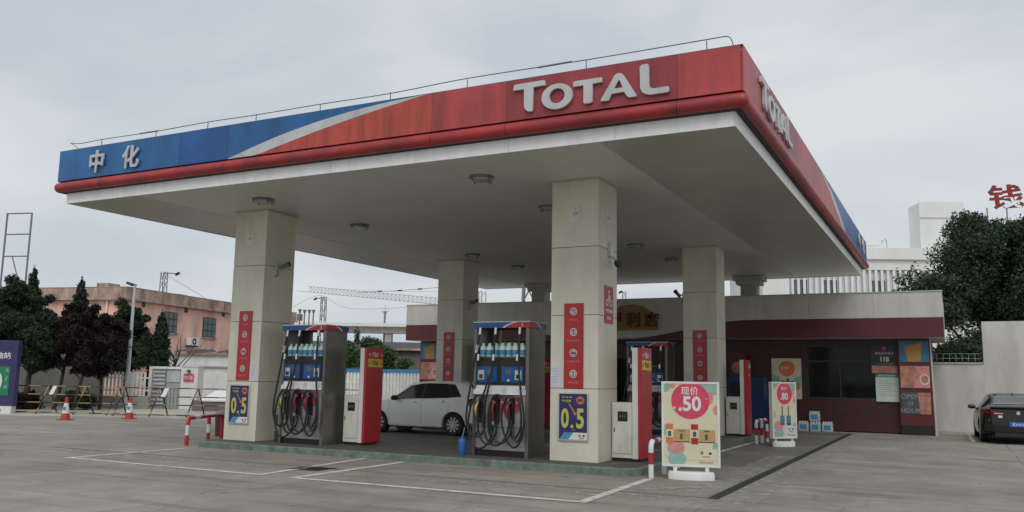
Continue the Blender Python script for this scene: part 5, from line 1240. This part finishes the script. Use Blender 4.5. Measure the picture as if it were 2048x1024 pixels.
# ground shrubs by the wall
for u_, sd2, lb2 in ((48, 41, 'low dark shrub beside the purple sign base'), (150, 42, 'low dark shrub behind the left crowd barrier')):
    t = thing('shrub', lb2, 'shrub', tuple(gd(u_, 35.8))); leaves('foliage', blobs((0, 0, .35), .7, .25, 8, .25, .4, sd2), 5000, .06, 'leafp' if sd2 == 41 else 'leafd', t, sd2, shell=.8)

# billboard frame far left
p = gd(18, 55); t = thing('billboard_frame', 'bare steel billboard frame above the trees at the left edge', 'billboard frame', tuple(p), wr-.25)
kf = 55/FPX; zf = lambda v: hgt(20, v, 55)
part('post', MB().tube([(.55, 0, 0), (.55, 0, zf(417))], .06, 7), 'farsteel', t); part('post', MB().tube([(-1.4, 0, 0), (-1.4, 0, zf(416))], .06, 7), 'farsteel', t)
for v in (417, 461, 507): part('rail', MB().tube([(-1.4, 0, zf(v)), (.55, 0, zf(v)-.02)], .045, 6), 'farsteel', t)
part('brace', MB().tube([(-.7, 0, zf(507)), (0, 0, zf(560))], .04, 6), 'farsteel', t)
# purple sign at left edge
ds = 31.9
t = wallthing('price_billboard', 'purple and blue price sign with a green panel at the left edge', 'sign', 31, ds, wr+.1); ks = ds/FPX
zs_ = lambda v: hgt(20, v, ds)
part('base', MB().box(-2.2, -.05, -.05, .35, 0, zs_(812)), 'white', t); part('panel', MB().box(-2.25, 0, 0, .3, zs_(812)+.002, zs_(680)), 'purple', t, bevel=.01)
part('green_panel', MB().box(-1.9, -.22, -.012, -.001, zs_(791), zs_(733)), 'green', t); lettering(t, '0', .8, -.72, -.02, zs_(763), bold=.03); lettering(t, '元', .12, -.32, -.02, zs_(741), bold=.0); lettering(t, '/', .16, -.32, -.02, zs_(757)); lettering(t, '升', .12, -.32, -.02, zs_(774))
lettering(t, '加油站', .26, -.63, -.01, zs_(711), bold=.02, sx=1.0); lettering(t, 'O', .12, -.6, -.01, zs_(805), 'grey'); lettering(t, '24', .1, -.45, -.06, zs_(820), 'grey')
# crowd barriers
def barrier(label, u0, u1, d0, d1, first=False):
    a, b = gd(u0, d0), gd(u1, d1); ang = math.atan2(b.y-a.y, b.x-a.x); ln = (b-a).length
    t = thing('crowd_barrier', label, 'barrier', tuple(a), ang, 'yellow and black crowd barriers')
    for z, m_ in ((.06, 'ybar'), (.42, 'ybar'), (.72, 'ybar'), (1.03, 'ybar')): part('rail', MB().tube([(0 if z != .06 else .1, 0, z), (ln, 0, z)], .021, 8), m_, t)
    nl = 3
    for i in range(nl):
        x = ln*((.35, .68, .97)[i] if first else (.06, .38, .71)[i])
        part('leg', MB().tube([(x, -.02, 1.03), (x-.22, -.32, .0)], .026, 8), 'yleg', t); part('leg', MB().tube([(x+.02, .02, 1.03), (x+.20, .30, .0)], .026, 8), 'yb_b', t)
        for s, yy in ((-.22, -.32), (.20, .30)): part('caster', MB().lathe([(.04, -.015), (.04, .015)], 8, (x+s, yy, .04), 'y'), 'dark', t)
    lx_ = ln*(.41 if first else .44)
    part('white_tag', MB().add([(lx_-.16, -.14, .72), (lx_+.0, -.14, .72), (lx_+.08, -.05, 1.03), (lx_-.08, -.05, 1.03)], [(0, 1, 2, 3)]), 'prnt', t)
    return t
barrier('yellow and black crowd barrier behind the left traffic cone', 22, 246, 32.5, 32.0, True)
barrier('yellow and black crowd barrier in front of the grey gate', 238, 462, 31.7, 31.5)
barrier('yellow and black crowd barrier seen between the first dispenser and the payment totem', 560, 720, 34.5, 34.5)
def make_cone(label):
    t = thing('traffic_cone', label, 'traffic cone', group='red and white traffic cones')
    part('base', MB().box(-.2, .2, -.2, .2, 0, .03), 'cone', t, bevel=.01)
    for a, b, c in ((.03, .22, 'cone'), (.22, .55, 'prnt'), (.55, .75, 'cone')):
        r = lambda z: .15-(z/.75)*.115
        part('band', MB().lathe([(r(a), a), (r(b), b-.001)], 18), c, t, smooth=True)
    part('reflective_mark', MB().prism(circ(0, .38, .045, .06, 12), -.115, -.085), 'labelblue', t)
    return t
a = gp(130, 840); k0 = make_cone('red and white traffic cone in front of the left barrier, nearer the purple sign'); k0.location = (a.x, a.y, 0); k0.rotation_euler = (0, 0, wr)
a = gp(258, 838); copy_tree(k0, (a.x, a.y, 0), wr, 'red and white traffic cone in front of the grey gate')

# ================================================================== MIDDLE BACKGROUND
p = gd(738, 47); mt = thing('broadleaf_tree', 'fresh green leafy tree behind the first dispenser', 'tree', tuple(p), wr); trunk(mt, 2.2, .12, 6, 1.1, seed=51)
leaves('crown', blobs((-.1, 0, 2.1), 1.5, 1.2, 40, .4, .7, 51)+blobs((1.0, 0, 1.9), 1.1, .7, 16, .3, .5, 53)+[((-.75, 0, 3.7), (.18, .18, .45)), ((-1.2, 0, 3.3), (.3, .2, .2)), ((-.2, 0, 3.4), (.35, .3, .35))], 60000, .07, 'leafm', mt, 51, gap=.4, freq=1.3, shell=.85)
sb = wallthing('shed', 'brown boarded shed with a dark roof behind the white picket fence', 'shed', 690, 50, wr); k5 = 50/FPX
part('wall', MB().box(0, 6.5, 0, 3, 0, hgt(760, 700, 50)), 'shed', sb); part('roof', MB().box(-.2, 6.7, -.3, 3, hgt(760, 700, 50)+.001, hgt(760, 696, 50)), 'pinkcor', sb)
dk = wallthing('dark_roofed_building', 'long low dark roofed building behind the shed', 'building', 560, 62, wr)
part('wall', MB().box(0, 12, 0, 5, 0, hgt(760, 700, 62)), 'roofd', dk); part('roof', MB().add([(-.3, -.4, hgt(760, 702, 62)), (12.3, -.4, hgt(760, 702, 62)), (12.3, 3, hgt(760, 680, 62)), (-.3, 3, hgt(760, 680, 62)), (12.3, 6, hgt(760, 702, 62)), (-.3, 6, hgt(760, 702, 62))], [(0, 1, 2, 3), (3, 2, 4, 5)]), 'roofd', dk)
bs_ = wallthing('blue_hoarding', 'blue sheet hoarding just above the white picket fence', 'hoarding', 640, 42.5, wr)
for i in range(9): part('sheet', MB().box(i*.65, i*.65+.64, 0, .03, hgt(760, 750, 42.5), hgt(760, 738, 42.5)), 'sheetblue', bs_); part('lower_board', MB().box(i*.65, i*.65+.64, .005, .03, 0, hgt(760, 750, 42.5)-.004), 'lboard', bs_)
# viaduct
vd = wallthing('viaduct', 'pale concrete viaduct deck crossing behind the green tree', 'bridge', 500, 95, wr+.0); kv = 95/FPX
zv = lambda v: hgt(760, v, 95)
part('deck', MB().box(0, 30, 0, 4, zv(652), zv(645)), 'bwhite', vd); part('girder', MB().box(0, 30, .7, 3.2, zv(664), zv(652)-.01), 'conc', vd)
for u_ in (560, 770, 930): part('pier', MB().box((u_-500)*kv-.35, (u_-500)*kv+.35, 1, 2.6, 0, zv(664)-.01), 'conc', vd)
# chimneys
for i, (u_, v_) in enumerate(((593, 617), (602.5, 618), (612, 618), (620.5, 618))):
    t = thing('vent_pipe', ['leftmost thin dark vent pipe with a thick head behind the front left column', 'second thin vent pipe from the left behind the first dispenser', 'third thin vent pipe from the left behind the first dispenser', 'rightmost of the four thin vent pipes behind the first dispenser'][i], 'pipe', tuple(gd(u_, 90)), group='four vent pipes behind the first dispenser')
    z = hgt(u_, v_, 90); part('pipe', MB().tube([(0, 0, 0), (0, 0, z)], .075, 6), 'farsteel', t); part('cap', MB().lathe([(.1, z-.35), (.19, z-.05), (.19, z)], 8), 'farsteel', t)
    if i == 0: part('equipment', MB().box(-.22, .22, -.2, .2, z-1.2, z-.5), 'farsteel', t)
# antenna
t = thing('antenna_mast', 'short blue grey antenna mast on the viaduct', 'antenna', tuple(gd(765, 97))); z = hgt(765, 642, 97)
part('mast', MB().tube([(0, 0, 0), (0, 0, hgt(765, 621, 97))], .12, 6), 'farsteel', t); part('rod', MB().tube([(0, 0, hgt(765, 621, 97)), (0, 0, hgt(765, 606, 97))], .02, 5), 'farsteel', t)
for s in (-.5, -.25, .25, .5): part('dipole', MB().tube([(0, 0, hgt(765, 628, 97)), (s, 0, hgt(765, 620, 97))], .03, 5), 'farsteel', t)
# tower crane
A = at(597, 582, 180); B = at(960, 617, 150)
t = thing('tower_crane', 'pale red tower crane with a long lattice jib in the distance', 'crane', (B.x, B.y, 0)); Bz = B.z
dA = Vector((A.x-B.x, A.y-B.y, A.z-B.z)); Ln = dA.length; dn_ = dA.normalized(); sd3 = Vector((-dn_.y, dn_.x, 0)).normalized(); top_off = Vector((0, 0, 1.15))
b0_ = Vector((0, 0, Bz)); c = [b0_+sd3*.5, b0_-sd3*.5, b0_+top_off]
for i, q in enumerate(c): part('chord', MB().tube([q, q+dn_*(Ln-(3 if i == 2 else 0))], .055, 5), 'cranered', t)
mb = MB(); nn = 44
for i in range(nn):
    p0, p1 = Ln*i/nn, Ln*(i+1)/nn
    if p1 > Ln-2.5: break
    for sgn_ in (0, 1):
        mb.tube([c[sgn_]+dn_*p0, c[2]+dn_*(p0+p1)/2], .032, 4); mb.tube([c[2]+dn_*(p0+p1)/2, c[sgn_]+dn_*p1], .032, 4)
part('lacing', mb, 'cranered', t)
for a_, b_ in ((-.7, -.7), (.7, -.7), (.7, .7), (-.7, .7)): part('mast_leg', MB().tube([(a_, b_, 0), (a_, b_, Bz+3)], .1, 5), 'cranered', t)
mb = MB()
for i in range(14):
    z0, z1 = (Bz+3)*i/14, (Bz+3)*(i+1)/14; s = .7 if i % 2 else -.7
    mb.tube([(-s, -.7, z0), (s, -.7, z1)], .05, 4); mb.tube([(-s, .7, z0), (s, .7, z1)], .05, 4); mb.tube([(-.7, -s, z0), (-.7, s, z1)], .05, 4)
part('mast_lacing', mb, 'cranered', t)
part('tie_bar', MB().tube([(0, 0, Bz+3), c[2]+dn_*Ln*.62], .03, 4), 'cranered', t)
# overhead wires
def wire(label, pts, r=.025, ins=()):
    P = [at(*q) for q in pts]; t = thing('overhead_wire', label, 'wire', tuple(P[0])); part('wire_run', MB().tube(bez([q-P[0] for q in P], 6), r, 5), 'farsteel', t)
    for q in ins: a_ = at(*q)-P[0]; part('insulator', MB().tube([a_-c_r*.2, a_+c_r*.2], .07, 6), 'dark', t)
wire('overhead wire with dark insulators above the crane jib', [(716, 585, 80), (760, 583, 78), (800, 581, 76), (876, 575, 72), (1000, 566, 68)], .02, ((760, 582.5, 78), (800, 581, 76), (840, 578, 74)))
wire('thin overhead wire running from the mast behind the dispenser', [(580, 617, 100), (640, 591, 108), (700, 617, 100), (860, 612, 90)], .02)
wire('overhead wire running down from the mast on the pink building', [(322, 545, 84), (350, 560, 80), (400, 590, 74), (480, 640, 66)], .02)
# distant hills
hv = []
for i in range(61):
    u_ = -600+i*60; z = 8+9*abs(noise.noise(Vector((i*.31, 2, 0))))+ (6 if 700 < u_ < 860 else 0)
    p = at(u_, 760, 420); hv.append((p.x, p.y, -1)); hv.append((p.x, p.y, z)); q = at(u_, 760, 520); hv.append((q.x, q.y, -1))
structure(part('hill', MB().add(hv, [(3*i, 3*i+3, 3*i+4, 3*i+1) for i in range(60)]+[(3*i+1, 3*i+4, 3*i+5, 3*i+2) for i in range(60)]), 'hill', smooth=True))

# ================================================================== CARS
def lerpk(keys, x):
    if x <= keys[0][0]: return keys[0][1]
    for (a, va), (b, vb) in zip(keys, keys[1:]):
        if x <= b:
            f = (x-a)/(b-a); f = f*f*(3-2*f)*.5+f*.5
            return va+(vb-va)*f
    return keys[-1][1]
def car(name, label, cat, S, loc, rz, scale=1.):
    t = thing(name, label, cat, loc, rz); L_ = S['L']; kx = scale
    top, belt, half, roofh, sill = S['top'], S['belt'], S['half'], S['roof'], S['sill']
    def sec(x, off=0.):
        zt_, zb_, w_, wr_, zs0 = lerpk(top, x), lerpk(belt, x), lerpk(half, x), lerpk(roofh, x), lerpk(sill, x)
        cab = zt_-zb_ > .12
        if not cab: wr_ = w_*.80
        pts = [(0, zs0), (w_*.86, zs0), (w_*.955, zs0+.05), (w_*.985, zs0+.20), (w_, zs0+.38 if zs0+.38 < zb_-.15 else (zs0+zb_)/2), (w_*.985, zb_-.10), (w_*.955, zb_)]
        for f in (.33, .66): pts.append((w_*.955+(wr_-w_*.955)*f, zb_+(zt_-.05-zb_)*f))
        pts += [(wr_, zt_-.05), (wr_*.9, zt_-.012), (wr_*.5, zt_), (0, zt_+.006)]
        return pts
    nx = 64; vs = []; ks = 13; fs = []
    for i in range(nx+1):
        x = L_*i/nx; p = sec(x)
        for y, z in p: vs.append((x, y, z))
        for y, z in reversed(p[1:-1]): vs.append((x, -y, z))
    m_ = 2*ks-2
    for i in range(nx):
        for k in range(m_): fs.append((i*m_+k, i*m_+(k+1) % m_, (i+1)*m_+(k+1) % m_, (i+1)*m_+k))
    fs.append(tuple(range(m_))); fs.append(tuple(nx*m_+k for k in reversed(range(m_))))
    me = MB().add(vs, fs).mesh('body', S['paint'], smooth=True)
    body = bpy.data.objects.new('body', me); COL.objects.link(body)
    cut = MB()
    for wx_ in S['wheels']:
        for s in (1, -1): cut.lathe([(S['wr']+.05, 0), (S['wr']+.05, .35)] if s > 0 else [(S['wr']+.05, -.35), (S['wr']+.05, 0)], 32, (wx_, s*(S['W']/2-.20), S['wr']+.0), 'y')
    co = bpy.data.objects.new('cutter', cut.mesh('cutter', S['paint'])); COL.objects.link(co)
    md = body.modifiers.new('b', 'BOOLEAN'); md.object = co; md.operation = 'DIFFERENCE'; md.solver = 'EXACT'
    dg = bpy.context.evaluated_depsgraph_get(); me2 = bpy.data.meshes.new_from_object(body.evaluated_get(dg))
    bpy.data.objects.remove(body); bpy.data.objects.remove(co)
    me2.materials.clear(); me2.materials.append(M[S['paint']])
    for p in me2.polygons: p.material_index = 0
    b = part('body', me2, parent=t)
    # arch liners, wheels
    for wx_ in S['wheels']:
        for s in (1, -1):
            yo = s*(S['W']/2-.125)
            part('arch_liner', MB().lathe([(S['wr']+.045, -.08), (S['wr']+.045, -.06)] , 32, (wx_, s*(S['W']/2-.2+.0)+ (-s*.06), S['wr']), 'y'), 'black', t)
            wh = part('wheel', MB().lathe([(S['wr']*.66, -.075), (S['wr']*.72, -.090), (S['wr']*.94, -.095), (S['wr'], -.06), (S['wr'], .06), (S['wr']*.94, .095), (S['wr']*.72, .090), (S['wr']*.66, .075)], 36, (wx_, yo, S['wr']), 'y'), 'tyre', t, smooth=True, label=None)
            ro = s*.096
            part('rim', MB().lathe([(S['wr']*.72, ro-.012 if s > 0 else ro), (S['wr']*.72, ro if s > 0 else ro+.012), (S['wr']*.60, ro if s > 0 else ro+.012), (S['wr']*.60, ro-.012 if s > 0 else ro)], 30, (wx_, yo, S['wr']), 'y', cap=False), 'alloy', wh)
            part('rim_back', MB().lathe([(S['wr']*.70, s*.086), (S['wr']*.70, s*.089)], 30, (wx_, yo, S['wr']), 'y'), 'black', wh)
            sp = MB()
            for q in range(10):
                a = 2*PI*q/10; d0, d1 = .03, S['wr']*.68
                c1, s1 = math.cos(a), math.sin(a); px_, pz_ = -s1*.021, c1*.021
                y0_, y1_ = yo+ro-.02*s, yo+ro-.005*s
                sp.add([(wx_+c1*d0+px_, y1_, S['wr']+s1*d0+pz_), (wx_+c1*d1+px_*1.3, y1_, S['wr']+s1*d1+pz_*1.3), (wx_+c1*d1-px_*1.3, y1_, S['wr']+s1*d1-pz_*1.3), (wx_+c1*d0-px_, y1_, S['wr']+s1*d0-pz_)], [(0, 1, 2, 3)])
            part('spokes', sp, 'alloy', wh); part('hub_cap', MB().lathe([(.04, ro-.01), (.04, ro+.003)], 12, (wx_, yo, S['wr']), 'y'), 'silver', wh)
    part('underbody', MB().box(.35, L_-.35, -S['W']/2+.28, S['W']/2-.28, .16, .5), 'black', t)
    # glass on the body surface
    def P3(x, f, s, off=.006):            # f: 0 belt .. 1 roof edge
        zt_, zb_, w_, wr_ = lerpk(top, x), lerpk(belt, x), lerpk(half, x), lerpk(roofh, x)
        y = w_*.955+(wr_-w_*.955)*f+off; return (x, s*y, zb_+(zt_-.05-zb_)*f)
    def patch(name, ax, bx, fl, fh, m, off=.006, n=10, par=t):
        for s in (1, -1):
            mb = MB(); vv = []
            for i in range(n+1):
                g_ = i/n; x0_ = ax(0)+(bx(0)-ax(0))*g_; x1_ = ax(1)+(bx(1)-ax(1))*g_
                lo, hi = P3(x0_, fl, s, off), P3(x1_, fh, s, off); vv += [lo, tuple((lo[k]+hi[k])/2 for k in range(3)), hi]
            mb.add(vv, [(3*i+k, 3*i+3+k, 3*i+4+k, 3*i+1+k) for i in range(n) for k in (0, 1)]); part(name, mb, m, par, smooth=True)
    for (a0, a1, b0_, b1_) in S['side_glass']: patch('side_window', lambda f: a0+(a1-a0)*f, lambda f: b0_+(b1_-b0_)*f, .06, .93, 'carglass', off=.014, n=18)
    for (a0, a1, b0_, b1_) in S['trim']: patch('window_trim', lambda f: a0+(a1-a0)*f, lambda f: b0_+(b1_-b0_)*f, .02, .97, 'black', off=.008, n=18)
    def screen(name, xa, xb, m, inset=.10, off=.006):
        n = 10; vv = []
        for i in range(n+1):
            x = xa+(xb-xa)*i/n; zt_, wr_ = lerpk(top, x), lerpk(roofh, x); w_ = wr_ if zt_-lerpk(belt, x) > .12 else lerpk(half, x)*.8
            w_ = w_*.9-inset*.5+.03*(1-abs(2*i/n-1))
            for f in (-1, -.5, 0, .5, 1): vv.append((x, w_*f, zt_+off+(.004 if abs(f) < 1 else -.008)))
        part(name, MB().add(vv, [(5*i+k, 5*i+5+k, 5*i+6+k, 5*i+1+k) for i in range(n) for k in range(4)]), m, t, smooth=True)
    screen('windscreen', *S['front_screen'], 'carglass'); screen('rear_window', *S['rear_screen'], S.get('rg', 'carglass'))
    # door seams, sills, handles, mirrors
    def sidept(x, z, s, off=.004):
        p = sec(x)
        for (y0, z0), (y1, z1) in zip(p[1:], p[2:]):
            if z0 <= z <= z1 or z1 <= z <= z0:
                f = 0 if z1 == z0 else (z-z0)/(z1-z0); return (x, s*(y0+(y1-y0)*f+off), z)
        return (x, s*(lerpk(half, x)+off), z)
    for s in (1, -1):
        for xs_ in S['seams']:
            part('door_seam', MB().tube([sidept(xs_, z, s, .0) for z in np.linspace(lerpk(sill, xs_)+.08, lerpk(belt, xs_)-.01, 6)], .004, 4), 'black', t)
        for hx, hz in S['handles']:
            q = sidept(hx, hz, s, .02); part('door_handle', MB().tube([(q[0]-.09, q[1], q[2]), (q[0]+.09, q[1], q[2])], .013, 6), S['paint'], t, smooth=True)
            part('handle_recess', MB().lathe([(.04, 0), (.04, .004)], 10, (hx, sidept(hx, hz, s, -.001)[1], hz), 'y'), 'grey' if S['paint'] == 'carwhite' else 'black', t)
        q = sidept(S['mirror'][0], S['mirror'][1], s, .09)
        mr_ = part('mirror', MB().lathe([(.02, -.12), (.06, -.09), (.075, 0), (.06, .08), (.02, .10)], 10, (q[0], q[1]+s*.03, q[2]+.05), 'y'), 'black', t, smooth=True)
        part('mirror_arm', MB().tube([(q[0], q[1]-s*.12, q[2]-.02), (q[0], q[1], q[2]+.03)], .02, 6), 'black', mr_)
        part('sill_trim', MB().tube([sidept(x, lerpk(sill, x)+.03, s, .0) for x in np.linspace(S['wheels'][0]+S['wr']+.08, S['wheels'][1]-S['wr']-.08, 8)], .018, 6), 'black' if S['paint'] != 'carwhite' else S['paint'], t, smooth=True)
    t.scale = (scale,)*3
    return t, sec, sidept
HB = dict(L=3.97, W=1.68, paint='carwhite', wr=.30, wheels=(.80, 3.27),
    top=[(0, .62), (.12, .74), (.55, .90), (1.02, .99), (1.18, 1.05), (1.75, 1.38), (2.2, 1.455), (2.8, 1.46), (3.35, 1.43), (3.62, 1.37), (3.80, 1.12), (3.93, .95), (3.97, .80)],
    belt=[(0, .55), (.12, .66), (.55, .82), (1.02, .90), (1.2, .93), (2.2, .965), (3.0, 1.0), (3.6, 1.05), (3.80, .98), (3.93, .86), (3.97, .7)],
    half=[(0, .55), (.08, .66), (.3, .77), (.7, .82), (1.5, .84), (2.6, .84), (3.3, .825), (3.7, .78), (3.90, .72), (3.97, .64)],
    roof=[(0, .5), (1.1, .66), (1.8, .58), (2.4, .58), (3.2, .57), (3.7, .57), (3.97, .55)],
    sill=[(0, .30), (.3, .22), (.9, .20), (3.2, .20), (3.7, .26), (3.97, .36)],
    side_glass=[(1.38, 1.86, 2.22, 2.22), (2.30, 2.30, 3.42, 3.10)], trim=[(1.22, 1.78, 3.50, 3.2)], front_screen=(1.15, 1.78), rear_screen=(3.60, 3.84),
    seams=(1.18, 2.26, 3.12), handles=((2.05, .86), (2.95, .90)), mirror=(1.42, .93))
# rear axle on the ground at the measured spot, heading towards -X
SC = 1.0
rwp = gp(905, 872)
ht, sec, sp = car('parked_car', 'white hatchback stopped between the pump islands seen from its rear left', 'car', HB, (0, 0, 0), 0, 1.02)
ht.location = (rwp.x-3.27*1.02, rwp.y+.80*1.02, 0)
for s in (1, -1):
    mb = MB(); q = [(3.78, .76), (3.945, .70), (3.95, .88), (3.91, 1.0), (3.80, 1.01), (3.72, .98), (3.72, .86)]
    part('tail_light', MB().add([(x, s*(lerpk(HB['half'], x)*.985+.012), z) for x, z in q]+[(x, s*(lerpk(HB['half'], x)-.2), z) for x, z in q], [tuple(range(7)), tuple(range(13, 6, -1))]+[(i, (i+1) % 7, 7+(i+1) % 7, 7+i) for i in range(7)]), 'lampred', ht)
part('rear_bumper', MB().box(3.80, 4.0, -.62, .62, .34, .52), 'carwhite', ht, bevel=.03); part('rear_plate', MB().box(3.96, 3.985, -.22, .22, .66, .78), 'plate', ht); part('antenna', MB().tube([(3.3, 0, 1.45), (3.5, 0, 1.58)], .006, 5), 'black', ht)
part('roof_rib', MB().box(1.9, 3.5, .50, .53, 1.447, 1.455), 'carwhite', ht)
SD = dict(L=4.9, W=1.90, paint='carblack', wr=.33, wheels=(.95, 3.80),
    top=[(0, .60), (.15, .74), (.6, .88), (1.3, .97), (1.5, 1.02), (2.2, 1.34), (2.7, 1.43), (3.2, 1.42), (3.7, 1.35), (4.25, 1.12), (4.5, 1.06), (4.78, 1.05), (4.86, .95), (4.9, .80)],
    belt=[(0, .52), (.15, .64), (.6, .80), (1.3, .88), (2.5, .93), (3.6, .97), (4.3, .99), (4.78, .96), (4.86, .88), (4.9, .7)],
    half=[(0, .55), (.1, .72), (.4, .86), (.9, .93), (2, .95), (3.5, .95), (4.2, .93), (4.6, .90), (4.82, .84), (4.9, .78)],
    roof=[(0, .5), (1.5, .70), (2.2, .60), (2.8, .59), (3.6, .58), (4.3, .66), (4.9, .7)],
    sill=[(0, .28), (.4, .20), (1, .18), (3.8, .18), (4.5, .24), (4.9, .34)],
    side_glass=[(1.75, 2.3, 2.75, 2.75), (2.83, 2.83, 3.95, 3.6)], trim=[(1.6, 2.2, 4.05, 3.7)], front_screen=(1.5, 2.25), rear_screen=(3.72, 4.30), rg='sedglass',
    seams=(1.55, 2.79, 3.65), handles=((2.6, .84), (3.5, .87)), mirror=(1.9, .93))
bsx = onY(2018, 800, 28.3).x
st_, sec2, sp2 = car('parked_car', 'black sedan with a blue number plate parked against the white wall at the right edge', 'car', SD, (0, 0, 0), 0, .98)
# heading +Y (rear towards the camera): local +x (rear) points to -Y
st_.rotation_euler = (0, 0, R(-88)); st_.location = (bsx+.02, 28.0+4.9*.98, 0)
xr_ = 4.9
part('tail_panel', MB().add([(4.80, -.84, .60), (4.80, .84, .60), (4.80, .86, .98), (4.80, -.86, .98), (4.925, -.66, .60), (4.925, .66, .60), (4.905, .70, .98), (4.905, -.70, .98)], [(4, 5, 6, 7), (0, 4, 7, 3), (1, 2, 6, 5), (3, 7, 6, 2), (0, 1, 5, 4)]), 'carblack', st_, bevel=.02)
part('boot_lip', MB().box(4.70, 4.93, -.70, .70, 1.015, 1.05), 'carblack', st_, bevel=.015)
part('rear_bumper', MB().add([(4.6, -.93, .30), (4.6, .93, .30), (4.6, .93, .58), (4.6, -.93, .58), (4.97, -.66, .34), (4.97, .66, .34), (4.97, .68, .58), (4.97, -.68, .58)], [(4, 5, 6, 7), (0, 4, 7, 3), (1, 2, 6, 5), (3, 7, 6, 2), (0, 1, 5, 4)]), 'carblack', st_, bevel=.03)
part('bumper_insert', MB().box(4.9, 4.965, -.6, .6, .22, .33), 'black', st_)
for s in (1, -1):
    part('tail_light', MB().add([(4.945, s*.36, .84), (4.945, s*.62, .83), (4.85, s*.86, .84), (4.80, s*.90, .96), (4.93, s*.62, .93), (4.94, s*.36, .885), (4.75, s*.36, .86), (4.7, s*.8, .9)], [(0, 1, 4, 5), (1, 2, 3, 4), (0, 5, 4, 3, 7), (0, 7, 3, 2, 1)]), 'lampred', st_)
    part('light_strip', MB().box(4.946, 4.952, min(s*.38, s*.60), max(s*.38, s*.60), .855, .872), 'prnt', st_)
part('badge', MB().lathe([(.055, 4.93), (.05, 4.945)], 16, (0, 0, .885), 'x'), 'silver', st_, smooth=True)
part('boot_sticker', MB().box(4.93, 4.94, -.50, -.40, .74, .81), 'prnt', st_)
pl = part('number_plate', MB().box(4.975, 4.985, -.24, .24, .50, .64), 'plate', st_)
lettering(pl, '苏A·9123', .085, 4.987, 0, .57, rz=R(90), bold=.02)
part('shark_fin', MB().add([(3.35, -.02, 1.40), (3.35, .02, 1.40), (3.5, .02, 1.385), (3.5, -.02, 1.385), (3.5, 0, 1.46)], [(0, 1, 4), (1, 2, 4), (2, 3, 4), (3, 0, 4), (0, 3, 2, 1)]), 'carblack', st_)
